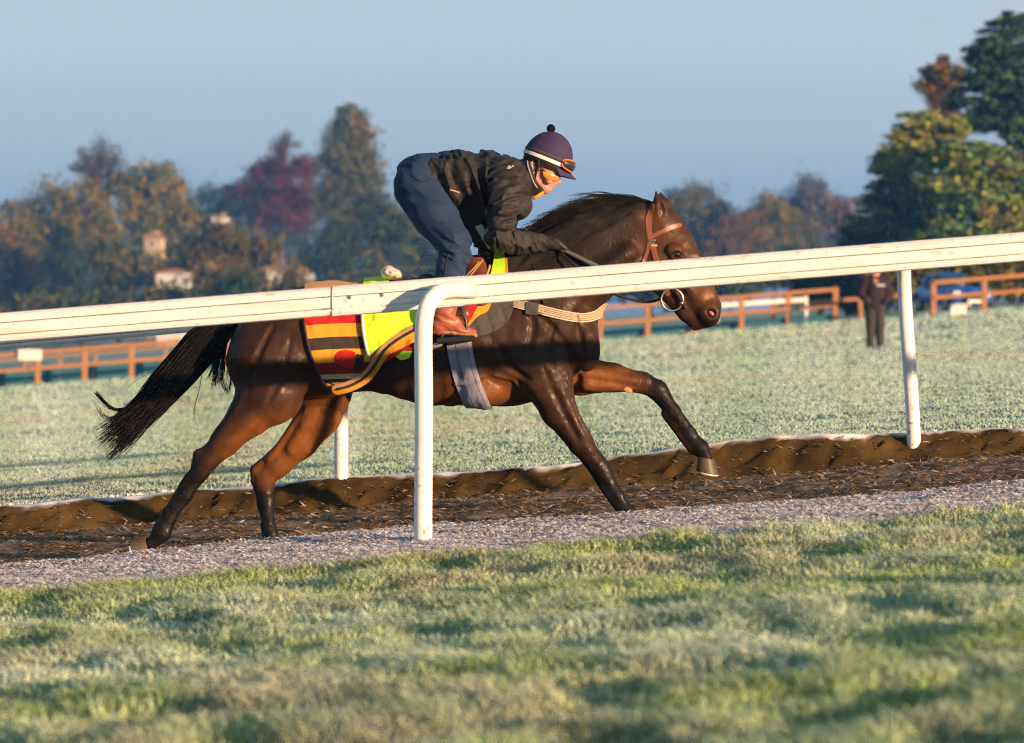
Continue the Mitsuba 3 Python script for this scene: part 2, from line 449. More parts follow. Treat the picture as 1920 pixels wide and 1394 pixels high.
def lip_far(x):
    return 19.12 + 0.3 * nz(x, 0 * x, 1.0, seed=8) + 0.12 * nz(x, 0 * x, 0.14, seed=9)


def lump_far(x):
    return 0.03 + 0.055 * np.exp(-((x - 1.35) / 0.75) ** 2) + 0.02 * np.exp(-((x + 0.9) / 0.5) ** 2) + 0.05 * nz(x, 0 * x, 0.7, seed=11) + 0.025 * nz(x, 0 * x, 0.12, seed=12)


def g_verge(x, y):
    fade = np.clip((25 - np.abs(x)) / 20, 0, 1)
    return hill(x, y) + fade * (0.018 * nz(x, y, 0.9, seed=1) + 0.026 * nz(x, y, 0.2, seed=2, octs=3))


def g_strip(x, y):
    return hill(x, y) + 0.03 * nz(x, y, 0.5, seed=14) + 0.03 * nz(x, y, 0.11, 0.07, seed=15) + 0.012 * np.clip((y - lip_near(x) + 0.4) / 0.4, 0, 1)


def g_field(x, y):
    near = np.clip((60 - y) / 30, 0, 1)
    far = np.clip((y - 25) / 40, 0, 1)
    return hill(x, y) + near * (0.075 * nz(x, y, 0.8, 0.9, seed=21) + 0.04 * nz(x, y, 0.2, seed=22)) + far * 0.22 * nz(x, y, 3.2, 5.0, seed=23) * (y < 119)


def axis_x():
    a = np.arange(-3.6, 3.6001, 0.035)
    e, s, x = [], 0.035, 3.6
    while x < 420:
        s *= 1.085; x += s; e.append(x)
    return np.r_[-np.array(e[::-1]), a, e]


XS = axis_x()


def sheet(rows, zf):
    """a ground sheet: rows is a list of functions or arrays giving y per column"""
    Y = np.array([r(XS) if callable(r) else np.full(len(XS), r) for r in rows])
    X = np.broadcast_to(XS, Y.shape)
    Z = zf(X, Y)
    n, m = Y.shape
    v = np.stack([X, Y, Z], -1).reshape(-1, 3)
    i = (np.arange(n - 1)[:, None] * m + np.arange(m - 1)[None]).ravel()
    return v, np.stack([i, i + 1, i + m + 1, i + m], 1)


# the verge in front
rows = [-300, -200, -100, -40, -20, -10, -4, 0, 2.5, 4] + list(np.arange(5, 11.41, 0.045))
eg = [lambda x, t=t: 11.4 + (edge_grass(x) - 11.4) * t for t in np.linspace(0, 1, 16)]
vf = sheet(rows + eg[1:], g_verge)


def turf_colour(x, y, blue=0.0):
    """grown colours of frosted turf: green, straw and rime, in patches"""
    n1, n2, n3 = meshkit.fbm(np.stack([x / 0.55, y / 0.75, 0 * x], -1), 3, 31), meshkit.fbm(np.stack([x / 0.16, y / 0.2, 0 * x], -1), 3, 32), meshkit.fbm(np.stack([x / 1.6, y / 1.4, 0 * x], -1), 2, 33)
    green, deep, straw, rime = np.array([0.32, 0.46, 0.13]), np.array([0.1, 0.22, 0.12]), np.array([0.36, 0.31, 0.15]), np.array([0.6, 0.72, 0.53])
    sm = lambda a, b, t: np.clip((t - a) / (b - a), 0, 1)[..., None]
    c = green + (rime - green) * sm(0.3, 0.72, n1)
    c = c + (deep - c) * 0.65 * sm(0.54, 0.72, n2)
    c = c + (straw - c) * 0.6 * sm(0.56, 0.7, n3) * sm(0.42, 0.6, n1[::1])
    return c


def colour_of(v, fn):
    return fn(v[:, 0], v[:, 1])


scene['m_soil_turf'] = {'type': 'diffuse', 'reflectance': VC}
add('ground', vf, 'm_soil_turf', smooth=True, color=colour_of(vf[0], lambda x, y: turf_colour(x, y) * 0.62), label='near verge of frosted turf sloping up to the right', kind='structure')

# frosted wood-chip strip under the near rail
rows = [lambda x, t=t: edge_grass(x) + (lip_near(x) - edge_grass(x)) * t for t in np.linspace(0, 1, 62)]
vf = sheet(rows, g_strip)


def strip_colour(x, y):
    n1, n2 = meshkit.fbm(np.stack([x / 0.12, y / 0.035, 0 * x], -1), 3, 41), meshkit.fbm(np.stack([x / 0.5, y / 0.5, 0 * x], -1), 3, 42)
    t = np.clip((n1 + 0.5 * n2 - 0.58) / 0.25, 0, 1)[..., None]
    return np.array([0.17, 0.12, 0.1]) * (1 - t) + np.array([0.56, 0.57, 0.62]) * t


diffuse('m_strip', VC)
add('path', vf, 'm_strip', smooth=True, color=colour_of(vf[0], strip_colour), label='frosted wood chip strip running under the near white rail', kind='structure')


def g_track(x, y):
    a, b = lip_near(x), lip_far(x)
    top = hill(x, y)
    u = np.clip((y - a) / 0.16, 0, 1)
    near = top + (g_strip(x, np.minimum(y, a)) - hill(x, np.minimum(y, a))) * (1 - u) - 0.165 * u ** 0.7
    floor = -0.165 + 0.05 * np.clip((y - 17.2) / 1.3, 0, 1) + 0.045 * nz(x, y, 0.35, 0.28, seed=51) + 0.04 * nz(x, y, 0.1, 0.08, seed=52) * np.clip((y - a) / 0.3, 0, 1)
    z = np.where(u < 1, near + 0.0, top + floor)
    w = np.clip((y - b + 0.3) / 0.26, 0, 1)
    w = w * w * (3 - 2 * w)
    rough = 0.05 * nz(x, y, 0.17, 0.07, seed=53) + 0.05 * nz(x, y, 0.04, 0.04, seed=54)
    z = z + (top + lump_far(x) - z) * w + rough * 3 * np.sqrt(np.clip(w * (1 - w), 0, 1)) * (w < 0.97)
    # the turf lip behind falls back to the field
    back = np.clip((y - b) / 0.35, 0, 1)
    return np.where(y > b, top + lump_far(x) * (1 - back) + (g_field(x, y) - top) * back, z)


rows = [lambda x, t=t: lip_near(x) + 0.2 * t for t in np.linspace(0, 1, 9)] + [lambda x, t=t: lip_near(x) + 0.2 + (lip_far(x) - 0.36 - lip_near(x) - 0.2) * t for t in np.linspace(0, 1, 62)[1:]] + \
       [lambda x, t=t: lip_far(x) - 0.36 + 0.4 * t for t in np.linspace(0, 1, 24)[1:]]
vf = sheet(rows, g_track)


def track_colour(x, y):
    n1, n2 = meshkit.fbm(np.stack([x / 0.2, y / 0.1, 0 * x], -1), 3, 61), meshkit.fbm(np.stack([x / 0.06, y / 0.05, 0 * x], -1), 3, 62)
    b = lip_far(x)
    bank = np.clip((y - b + 0.34) / 0.08, 0, 1)[..., None]
    top = np.clip((y - b + 0.09 + 0.08 * (n1 - 0.5)) / 0.03, 0, 1)[..., None]
    c = np.array([0.15, 0.1, 0.056]) + np.array([0.13, 0.1, 0.08]) * np.clip((n1 - 0.42) / 0.3, 0, 1)[..., None]
    c = c + (np.array([0.36, 0.31, 0.28]) - c) * 0.75 * np.clip((n2 - 0.6) / 0.14, 0, 1)[..., None] * (1 - bank)
    clay = np.array([0.062, 0.038, 0.014]) * (0.4 + 1.5 * n1[..., None]) * (0.6 + 0.8 * n2[..., None])
    c = c + (clay - c) * bank
    return c + (np.array([0.78, 0.76, 0.77]) - c) * top


add('track', vf, 'm_strip', smooth=True, color=colour_of(vf[0], track_colour), label='sunken brown gallop track with a steep clay bank at its far side', kind='structure')

# the frosted field beyond, out to the horizon
rows = [lambda x, t=t: lip_far(x) + 0.04 + t for t in (0, 0.05, 0.12, 0.2, 0.3)]
y, st = 19.75, 0.07
ys = []
while y < 900:
    ys.append(y); st *= 1.019; y += st if y < 122 else y * 0.12
vf = sheet(rows + ys, lambda x, y: np.where(y < 19.75, g_track(x, y), g_field(x, y)))


def field_colour(x, y):
    k = np.clip(y / 40, 0.5, 3)
    n1, n2 = meshkit.fbm(np.stack([x / (0.9 * k), y / (2.2 * k), 0 * x], -1), 3, 71), meshkit.fbm(np.stack([x / (0.22 * k), y / (0.5 * k), 0 * x], -1), 3, 72)
    n3 = meshkit.fbm(np.stack([x / 2.2, y / 6.0, 0 * x], -1), 2, 73)
    sm = lambda a, b, t: np.clip((t - a) / (b - a), 0, 1)[..., None]
    c = np.array([0.31, 0.44, 0.36]) + np.array([0.1, 0.08, 0.1]) * sm(0.35, 0.7, n1)
    c = c + (np.array([0.27, 0.37, 0.26]) - c) * 0.6 * sm(0.55, 0.72, n2)
    c = c + (np.array([0.42, 0.35, 0.25]) - c) * 0.25 * sm(0.56, 0.7, n3)
    lipw = np.clip((lip_far(x) + 0.2 - y) / 0.1, 0, 1)[..., None] * (y < 20)[..., None]
    return c + (np.array([0.78, 0.76, 0.76]) - c) * lipw


add('field', vf, 'm_soil_turf', smooth=True, color=colour_of(vf[0], field_colour), label='pale frosted field rising to the right beyond the gallop', kind='structure')


# ------------------------------------------------------------------ grass blades, wood chips, clods
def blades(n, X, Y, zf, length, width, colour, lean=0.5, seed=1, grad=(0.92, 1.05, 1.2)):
    r = np.random.default_rng(seed)
    z = zf(X, Y)
    L = length * r.uniform(0.55, 1.25, n)
    az = r.uniform(0, 2 * np.pi, n)
    d = np.stack([np.cos(az), np.sin(az), 0 * az], 1)
    le = L[:, None] * lean * r.uniform(0.3, 1.3, n)[:, None]
    side = np.stack([-np.sin(az + r.normal(0, .5, n)), np.cos(az), 0 * az], 1) * (width * r.uniform(0.6, 1.3, n))[:, None] * 0.5
    b = np.stack([X, Y, z - 0.004], 1)
    m = b + d * le * 0.35 + np.array([0, 0, 1.0]) * L[:, None] * 0.55
    t = b + d * le + np.array([0, 0, 1.0]) * L[:, None] * np.sqrt(np.maximum(1 - lean * 0.6, 0.3))
    v = np.stack([b - side, b + side, m - side * 0.8, m + side * 0.8, t], 1).reshape(-1, 3)
    k = np.arange(n)[:, None] * 5
    f = np.concatenate([k + [0, 1, 3], k + [0, 3, 2], k + [2, 3, 4]])
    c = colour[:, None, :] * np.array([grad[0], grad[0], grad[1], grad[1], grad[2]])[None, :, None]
    return v, f, np.clip(c, 0, 0.9).reshape(-1, 3)


r = np.random.default_rng(11)
n = 440_000
Y = 5.9 + (12.95 - 5.9) * r.random(n) ** 0.85
X = r.uniform(-1, 1, n) * (0.55 + 0.155 * Y)
dens = meshkit.fbm(np.stack([X / 0.2, Y / 0.22, 0 * X], -1), 3, 81)
keep = (Y < edge_grass(X) + 0.12 * r.normal(0, 0.5, n)) & (r.random(n) < np.clip(0.45 + 2.4 * (dens - 0.35), 0.36, 1))
X, Y, dens = X[keep], Y[keep], dens[keep]
n = len(X)
col = turf_colour(X, Y)
rime = r.random(n)[:, None]
col = col * r.uniform(0.75, 1.25, (n, 1)) + (rime > 0.5) * (np.array([0.5, 0.55, 0.45]) - col) * 0.6
edge = np.clip((Y - edge_grass(X) + 0.9) / 0.9, 0, 1)
col = col + (np.array([0.36, 0.4, 0.16]) - col) * (0.45 * edge)[:, None]
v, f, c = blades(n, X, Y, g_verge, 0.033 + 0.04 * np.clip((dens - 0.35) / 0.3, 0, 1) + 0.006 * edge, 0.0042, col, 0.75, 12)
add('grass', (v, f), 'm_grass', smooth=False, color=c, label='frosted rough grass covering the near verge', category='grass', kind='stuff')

n = 430_000
Y = 1 / r.uniform(1 / 121.0, 1 / 19.25, n)
X = r.uniform(-1, 1, n) * (0.35 + 0.155 * Y)
dens = meshkit.fbm(np.stack([X / (0.03 * Y), Y / 2.5, 0 * X], -1), 3, 82)
keep = r.random(n) < np.clip(0.75 + 1.4 * (dens - 0.5), 0.35, 1)
X, Y = X[keep], Y[keep]; n = len(X)
az = r.uniform(0, 2 * np.pi, n); L = (0.0011 * Y + 0.004) * r.uniform(0.6, 1.3, n); wd_ = 0.00042 * Y * r.uniform(0.6, 1.3, n) + 0.001
zf_ = np.where(Y < 19.75, g_track(X, Y), g_field(X, Y))
b_ = np.stack([X, Y, zf_ - 0.003], 1)
sd_ = np.stack([np.cos(az), 0.5 * np.sin(az), 0 * az], 1) * wd_[:, None]
tp = b_ + np.stack([L * r.normal(0, 0.55, n), L * r.normal(0, 0.55, n), L * 0.8], 1)
v = np.stack([b_ - sd_, b_ + sd_, tp], 1).reshape(-1, 3)
col = np.repeat(field_colour(X, Y) * r.uniform(0.9, 1.06, (n, 1)), 3, 0)
add('grass', (v, np.arange(3 * n).reshape(-1, 3)), 'm_grass', smooth=False, color=np.clip(col, 0, .9), label='short rimed grass over the whole field beyond the gallop', category='grass', kind='stuff')


def slivers(X, Y, zf, seed, lo, hi, colours, flat=0.35):
    r = np.random.default_rng(seed); n = len(X)
    L, w = r.uniform(lo, hi, n), r.uniform(0.1, 0.32, n)
    az = r.normal(0, 0.7, n); w = w * L
    u = np.stack([np.cos(az), np.sin(az), r.normal(0, flat, n)], 1)
    s = np.stack([-np.sin(az), np.cos(az), r.normal(0, flat, n)], 1)
    c = np.stack([X, Y, zf(X, Y) + 0.3 * w + 0.002], 1)
    up = np.array([0, 0, 1.0]) * (0.3 * w)[:, None]
    a, b, e, d = c - u * (L / 2)[:, None], c + s * (w / 2)[:, None], c + u * (L / 2)[:, None], c - s * (w / 2)[:, None]
    v = np.stack([a, b, e, d, c + up], 1).reshape(-1, 3)
    k = np.arange(n)[:, None] * 5
    f = np.concatenate([k + [0, 4, 1], k + [1, 4, 2], k + [2, 4, 3], k + [3, 4, 0]])
    f = f[:, ::-1]
    col = colours[r.integers(0, len(colours), n)] * r.uniform(0.7, 1.2, (n, 1))
    return v, f, np.repeat(col, 5, 0)


n = 110_000
X = r.uniform(-2.9, 2.9, n); t = r.random(n)
Y = edge_grass(X) - 0.1 + (lip_near(X) + 0.02 - edge_grass(X) + 0.1) * t
v, f, c = slivers(X, Y, lambda x, y: np.where(y > lip_near(x), g_track(x, y), np.where(y < edge_grass(x), g_verge(x, y), g_strip(x, y))), 21, 0.008, 0.028,
                  np.array([[0.58, 0.6, 0.66], [0.5, 0.5, 0.55], [0.56, 0.57, 0.62], [0.62, 0.64, 0.7], [0.18, 0.125, 0.1], [0.34, 0.28, 0.25]]))
add('wood_chips', (v, f), 'm_grass', smooth=False, color=c, label='frosty wood chips scattered over the strip under the near rail', category='wood chips', kind='stuff')
n = 24_000
X = r.uniform(-3.3, 3.3, n); Y = lip_near(X) + 0.15 + (lip_far(X) - 0.1 - lip_near(X) - 0.15) * r.random(n)
v, f, c = slivers(X, Y, g_track, 22, 0.012, 0.055, np.array([[0.17, 0.11, 0.06], [0.13, 0.085, 0.046], [0.2, 0.14, 0.085], [0.33, 0.29, 0.27], [0.15, 0.1, 0.055]]))
add('wood_chips', (v, f), 'm_grass', smooth=False, color=c, label='brown wood chips and clods lying in the sunken track', category='wood chips', kind='stuff')


# ------------------------------------------------------------------ the two white running rails
def rail_bar(x0, x1, y, h0, prof, tilt=0.0):
    """an extruded plastic rail between x0 and x1 (profile in (y, z), z from the rail's underside)"""
    P = np.asarray(prof, float); n = len(P)
    xs = np.array([x0, x1])
    v = np.concatenate([np.stack([np.full(n, x), y + P[:, 0], hill(x, y) + h0 + tilt * x + P[:, 1]], 1) for x in xs])
    import shapely
    j = np.arange(n); k = (j + 1) % n
    f = np.vstack([np.stack([j, k, k + n], 1), np.stack([j, k + n, j + n], 1)])
    cv, cf = trimesh.creation.triangulate_polygon(shapely.Polygon(P), engine='earcut')
    cap = np.array([int(np.argmin(np.hypot(*(P - c).T))) for c in cv])
    f = np.vstack([f, cap[cf], cap[cf][:, ::-1] + n])
    m = trimesh.Trimesh(v, f, process=False); m.fix_normals()
    return m


def profile(H, D, g=0.034, e=0.0):
    """grooved rail section: H high, D deep; e swells it"""
    p = [(-0.012, 0), (-D / 2 + 0.006, 0.004), (-D / 2 - e, 0.016), (-D / 2 - e, 0.027), (-D / 2 + g, 0.0272), (-D / 2 + g, 0.0318), (-D / 2 - e, 0.032), (-D / 2 - e, 0.030 + 0.38 * H)]
    z = p[-1][1]
    p += [(-D / 2 + g, z + 0.0005), (-D / 2 + g, z + 0.0045), (-D / 2 - e, z + 0.005), (-D / 2 + 0.002 - e, H - 0.018), (-D / 2 + 0.012, H - 0.0165), (-D / 2 + 0.008, H - 0.0105), (-D / 2 + 0.022, H - 0.002), (0, H)]
    q = [(-a, b) for a, b in p[::-1][1:]]
    return p + q


RAIL_H = 0.118
near_rail = thing('running_rail', 'nearer white plastic running rail on curved posts, crossing in front of the horse', 'rail')
H0 = 0.92
cuts = [-9.8, -6.83, -3.78, -0.72, 2.33, 5.38, 8.4]
for a, b in zip(cuts[:-1], cuts[1:]):
    add('rail_section', rail_bar(a + 0.004, b - 0.004, Y_NEAR, H0, profile(RAIL_H, 0.07)), 'm_white_plastic', near_rail, smooth=False)
posts = [-0.352 + 3.05 * k for k in (-3, -2, -1, 0, 1, 2)]
for xp in posts:
    s = rail_bar(xp - 0.37, xp + 0.16, Y_NEAR, H0 - 0.004, profile(RAIL_H + 0.006, 0.084, e=0.001))
    sl = add('joint_sleeve', s, 'm_white_plastic', near_rail, smooth=False)
    for dx in (-0.3, -0.17):
        bolt = trimesh.creation.cylinder(0.008, 0.006, sections=10)
        bolt.apply_transform(trimesh.transformations.rotation_matrix(np.pi / 2, [1, 0, 0]))
        bolt.apply_translation([xp + dx, Y_NEAR - 0.044, hill(xp + dx, Y_NEAR) + H0 + 0.068])
        add('bolt', bolt, 'm_grey_metal', sl)
    yb = Y_NEAR - 0.17
    zb = hill(xp, yb)
    up = [[xp, yb, zb - 0.25], [xp, yb, zb + 0.3], [xp, yb, zb + 0.7], [xp, yb, zb + 0.83]]
    arc = [[xp + 0.012, yb + 0.004, zb + 0.92], [xp + 0.035, yb + 0.022, zb + 0.966], [xp + 0.07, yb + 0.052, zb + 0.988], [xp + 0.115, yb + 0.09, zb + 0.995], [xp + 0.16, yb + 0.115, zb + 0.997]]
    add('post', tube(spline(up + arc, 40), np.r_[np.full(30, 0.036), np.linspace(0.036, 0.031, 10)], 20), 'm_white_post', near_rail, smooth=True)
    add('bracket', box([xp + 0.15, Y_NEAR - 0.056, zb + 0.989], [0.16, 0.03, 0.05], 0.008), 'm_white_plastic', near_rail)

far_rail = thing('running_rail', 'farther white running rail along the bank, mostly hidden behind the nearer rail', 'rail')
fx = [W(638, 900, Y_FAR)[0] + 3.13 * k for k in range(-3, 4)]
for a, b in zip(fx[:-1], fx[1:]):
    add('rail_section', rail_bar(a + 0.4 + 0.004, b + 0.4 - 0.004, Y_FAR + 0.03, 0.928, profile(RAIL_H, 0.07), 0.012), 'm_white_plastic', far_rail, smooth=False)
for k, xp in enumerate(fx):
    yb = Y_FAR + 0.11
    zb = hill(xp, yb)
    lean = 0.055 if xp > 0 else 0.0
    path = [[xp + lean * 0.1, yb, zb - 0.2], [xp, yb, zb], [xp - lean * 0.5, yb, zb + 0.45], [xp - lean, yb, zb + 0.9], [xp - lean * 1.05, yb - 0.02, zb + 0.96]]
    add('post', tube(spline(path, 30), 0.038, 18), 'm_white_post', far_rail, smooth=True)

# ------------------------------------------------------------------ the horse
PXM = 384.0                                     # photo pixels per metre at the horse's depth


def J(px, py, off=0.0):
    return W(px, py, Y0 + off)


def R(px):
    return px / PXM


def flat(px, py, s=390.0):
    """x and z on the horse's near side for a place in the photograph"""
    px, py = np.asarray(px, float), np.asarray(py, float)
    return np.stack([(px - 960) / s, EYE - (py - 586) / s], -1)


H = SDF(J(225, 0)[[0]].tolist() + [Y0 - 0.46, -0.36], J(1375, 0)[[0]].tolist() + [Y0 + 0.46, EYE - (352 - 586) / PXM], 0.0075)


def E(px, py, rx, ry, hw, off=0.0, k=0.06, rot=0, yaw=0, sub=False):
    H.ell(J(px, py, off), [R(rx), hw, R(ry)], k, rot, yaw, sub)


# trunk
E(845, 640, 205, 122, 0.295, k=0.05)
E(960, 632, 120, 128, 0.245, k=0.09)
E(905, 540, 80, 60, 0.10, k=0.09)                      # withers
E(700, 628, 130, 96, 0.265, k=0.09)                    # loin
E(600, 640, 115, 107, 0.27, k=0.09, rot=-4)            # croup
E(520, 655, 82, 98, 0.255, k=0.09, rot=0)
E(1055, 622, 66, 84, 0.2, k=0.09)                      # breast
# shoulder muscles
for s in (-1, 1):
    E(1015, 600, 62, 105, 0.07, s * 0.19, k=0.05, rot=-28)
    E(985, 668, 62, 44, 0.065, s * 0.205, k=0.03, rot=-22)
    E(1095, 645, 30, 52, 0.075, s * 0.105, k=0.03, rot=8)
    E(905, 735, 45, 28, 0.12, s * 0.12, k=0.04, rot=3)
    E(560, 640, 70, 60, 0.07, s * 0.2, k=0.06, rot=20)
    E(470, 665, 36, 78, 0.11, s * 0.12, k=0.05, rot=-6)
    E(640, 690, 46, 40, 0.07, s * 0.19, k=0.05, rot=20)
    H.cone(J(880, 690, s * 0.27), J(900, 730, s * 0.2), 0.03, 0.03, 0.05)
# neck
H.cone(J(1005, 560), J(1108, 478), R(108), R(80), 0.07, 1.75)
H.cone(J(1108, 478), J(1198, 436), R(80), R(59), 0.05, 1.8)
for s in (-1, 1):
    H.cone(J(1050, 565, s * 0.11), J(1175, 475, s * 0.075), R(26), R(20), 0.035)         # long neck muscle
    H.cone(J(1100, 560, s * 0.07), J(1195, 500, s * 0.055), R(18), R(13), 0.025)
    H.cone(J(1010, 470, s * 0.045), J(1190, 405, s * 0.04), R(24), R(16), 0.04)          # crest
# head
H.cone(J(1236, 436), J(1262, 468), R(47), R(40), 0.03, 1.45)
H.cone(J(1262, 468), J(1306, 556), R(40), R(27), 0.03, 1.5)
H.cone(J(1306, 556), J(1326, 588), R(26), R(25.5), 0.02, 1.35)
E(1232, 492, 40, 44, 0.078, k=0.03, rot=-15)             # jowl
H.cone(J(1236, 515), J(1288, 588), R(30), R(17), 0.03, 1.5)
H.cone(J(1288, 590), J(1303, 606), R(15), R(13), 0.015, 1.2)   # chin
H.cone(J(1302, 606), J(1336, 598), R(12), R(13), 0.015, 1.1)   # lips
H.cone(J(1250, 412), J(1302, 490), R(20), R(16), 0.03, 1.2)    # forehead and nose bone
H.cone(J(1302, 490), J(1338, 572), R(16), R(13), 0.03, 1.2)
for s in (-1, 1):
    H.cone(J(1262, 487, s * 0.072), J(1298, 548, s * 0.045), R(7), R(4), 0.014)         # facial crest
    E(1264, 470, 17, 14, 0.028, s * 0.078, k=0.014, rot=-20)                            # brow over the eye
    E(1269, 477, 9, 6.5, 0.02, s * 0.112, k=0.008, rot=-15, sub=True)                     # eye socket
    E(1331, 588, 20, 22, 0.03, s * 0.035, k=0.02, rot=-30)                              # nostril wing
    E(1333, 587, 10.5, 8, 0.03, s * 0.066, k=0.01, rot=-38, sub=True)                   # nostril
    H.chain([J(1290, 571, s * 0.06), J(1298, 592, s * 0.052), J(1308, 616, s * 0.045)], [R(3.2), R(3.6), R(3)], 0.006, sub=True)
    H.cone(J(1243, 505, s * 0.083), J(1285, 578, s * 0.045), R(4), R(3), 0.012)
    # ears
    H.cone(J(1236, 406, s * 0.05), J(1240 + 4 * s, 388, s * 0.058), R(16), R(16), 0.02, 1.3)
    H.cone(J(1240 + 4 * s, 388, s * 0.058), J(1234 + 4 * s, 361, s * 0.064), R(15), R(2.5), 0.008, 1.4)
    H.cone(J(1247 + 3 * s, 402, s * 0.09), J(1240 + 3 * s, 380, s * 0.085), R(8), R(3), 0.008, sub=True)

# legs: (points, radii), near side is negative
LEG = {}


def leg(name, pts, rs, k, q):
    P = [J(*p) for p in pts]
    LEG[name] = (np.array(P), np.array([R(x) for x in rs]))
    H.chain(P, [R(x) for x in rs], k, q)


leg('fore_near', [(1018, 690, -.16), (1047, 768, -.165), (1088, 830, -.165), (1124, 878, -.165), (1132, 890, -.165), (1158, 930, -.165), (1177, 962, -.165), (1200, 986, -.165)],
    [54, 34, 22.5, 17.5, 16.5, 11.5, 14, 11.5], 0.022, 1.15)
leg('fore_far', [(1040, 680, .13), (1088, 703, .14), (1150, 709, .14), (1205, 719, .14), (1232, 732, .14), (1262, 772, .14), (1292, 814, .14), (1314, 842, .14), (1325, 862, .14)],
    [56, 38, 27, 19.5, 18.5, 13.5, 12.5, 14, 11], 0.022, 1.15)
leg('hind_near', [(510, 690, -.14), (505, 735, -.16), (468, 778, -.165), (424, 826, -.165), (385, 868, -.165), (374, 885, -.165), (345, 930, -.165), (316, 975, -.165), (303, 1000, -.165), (283, 1019, -.165)],
    [88, 62, 40, 26, 18.5, 17, 13, 12, 15.5, 12], 0.024, 1.2)
leg('hind_far', [(585, 690, .13), (602, 732, .15), (598, 778, .15), (562, 828, .15), (520, 872, .15), (496, 897, .15), (494, 912, .15), (498, 945, .14), (503, 985, .12), (507, 1003, .11), (512, 1012, .1)],
    [86, 58, 42, 32, 23.5, 19, 17.5, 15, 12.5, 13, 11], 0.024, 1.2)
# joints, tendons and muscle lines
H.cone(J(424, 818, -.165), J(371, 855, -.165), R(9), R(9), 0.014)             # hock point and its tendon
H.cone(J(372, 852, -.165), J(364, 872, -.165), R(9), R(7.5), 0.014)
H.cone(J(527, 838, .15), J(479, 882, .15), R(10), R(9), 0.014)
H.cone(J(479, 882, .15), J(477, 902, .15), R(9), R(8), 0.014)
for a, b, ra, rb, o in ((362, 880, 7, 6, -.165), ):
    H.cone(J(355, 895, o), J(296, 990, o), R(9), R(8), 0.012)                   # flexor tendon
H.cone(J(1122, 898, -.165), J(1166, 962, -.165), R(9), R(8), 0.012)
H.cone(J(1248, 776, .14), J(1300, 846, .14), R(9), R(8), 0.012)
H.cone(J(1118, 868, -.165), J(1110, 858, -.17), R(16), R(13), 0.02)
H.cone(J(1050, 735, -.215), J(1098, 835, -.195), R(15), R(9), 0.016)            # forearm muscles
H.cone(J(1025, 735, -.21), J(1080, 830, -.19), R(13), R(8), 0.014)
H.cone(J(1005, 715, -.2), J(1035, 760, -.2), R(26), R(16), 0.02)               # elbow
H.cone(J(1100, 700, .06), J(1190, 715, .085), R(17), R(9), 0.016)
H.cone(J(1100, 722, .05), J(1180, 728, .09), R(13), R(8), 0.014)
H.cone(J(520, 735, -.235), J(432, 830, -.2), R(20), R(9), 0.018)               # gaskin
H.cone(J(470, 735, -.215), J(404, 836, -.19), R(16), R(7), 0.018)
H.cone(J(605, 740, .09), J(545, 845, .1), R(24), R(11), 0.018)
H.cone(J(585, 755, .09), J(505, 862, .12), R(11), R(7), 0.014)
H.cone(J(606, 742, .08), J(640, 765, .12), R(14), R(12), 0.02)
# veins under the thin summer skin
for pts in ([(985, 735, -.255), (960, 712, -.262), (930, 705, -.27), (895, 712, -.275), (850, 720, -.28)], [(1060, 700, -.2), (1080, 765, -.2), (1105, 820, -.19)],
            [(1050, 640, -.235), (1035, 605, -.25), (1005, 585, -.26)], [(600, 735, .05), (575, 765, .055), (560, 800, .08)], [(1255, 505, -.088), (1275, 530, -.075), (1290, 548, -.062)]):
    P = np.array([J(*p) for p in pts])
    P[:, 1] = np.where(P[:, 1] < Y0, H.front(P[:, 0], P[:, 2], 0.001), P[:, 1])
    H.chain(list(P), [0.0065] * len(P), 0.008)
# creases between the muscles of the shoulder, breast, belly and thigh
for pts, rr_ in ([(955, 545), (1010, 590), (1068, 655)], .012), ([(935, 650), (958, 690), (992, 712)], .013), ([(1080, 585), (1086, 620), (1092, 664)], .012), ([(1040, 610), (1030, 650), (1040, 690)], .009),\
        ([(512, 610), (486, 665), (462, 735)], .011), ([(560, 690), (600, 712), (645, 728)], .012), ([(1020, 690), (1050, 760), (1085, 825)], .008), ([(545, 640), (528, 700), (500, 760)], .01), ([(980, 560), (1000, 610), (985, 660)], .009):
    q_ = spline(np.array(pts, float), 12); xz = flat(q_[:, 0], q_[:, 1])
    yy = H.front(xz[:, 0], xz[:, 1], 0.0)
    H.chain([np.array([a[0], b, a[1]]) for a, b in zip(xz, yy - 0.004)], [rr_ * (0.45 + 0.55 * np.sin(np.pi * k / 11)) for k in range(12)], 0.022, sub=True)
# ribs, skin and muscle relief
i, p = H.band(0.03)
d = 0.010 * (meshkit.fbm(p / 0.085, 2, 91) - 0.5) + 0.0025 * (meshkit.fbm(p / np.array([.03, .05, .07]), 2, 92) - 0.5)
trunk = np.clip(1 - np.abs(p[:, 0] + 0.38) / 0.5, 0, 1) * (p[:, 2] > 0.35)
d += 0.003 * trunk * np.sin(p[:, 0] * 2 * np.pi / 0.085 + 4 * p[:, 2])
H.D[tuple(i.T)] += d.astype(np.float32)
# close the feet under the hair line
HV, HF = H.mesh()


def near_seg(v, P, r):
    """scaled distance to a limb's bones and how far along it, in bones"""
    best, along = np.full(len(v), 1e9), np.zeros(len(v))
    for i in range(len(P) - 1):
        e = P[i + 1] - P[i]
        t = np.clip(((v - P[i]) @ e) / (e @ e), 0, 1)
        d = np.linalg.norm(v - P[i] - t[:, None] * e, axis=1) / (r[i] + t * (r[i + 1] - r[i]))
        m = d < best
        best = np.where(m, d, best); along = np.where(m, i + t, along)
    return best, along


def sm(a, b, x):
    t = np.clip((x - a) / (b - a), 0, 1)
    return t * t * (3 - 2 * t)


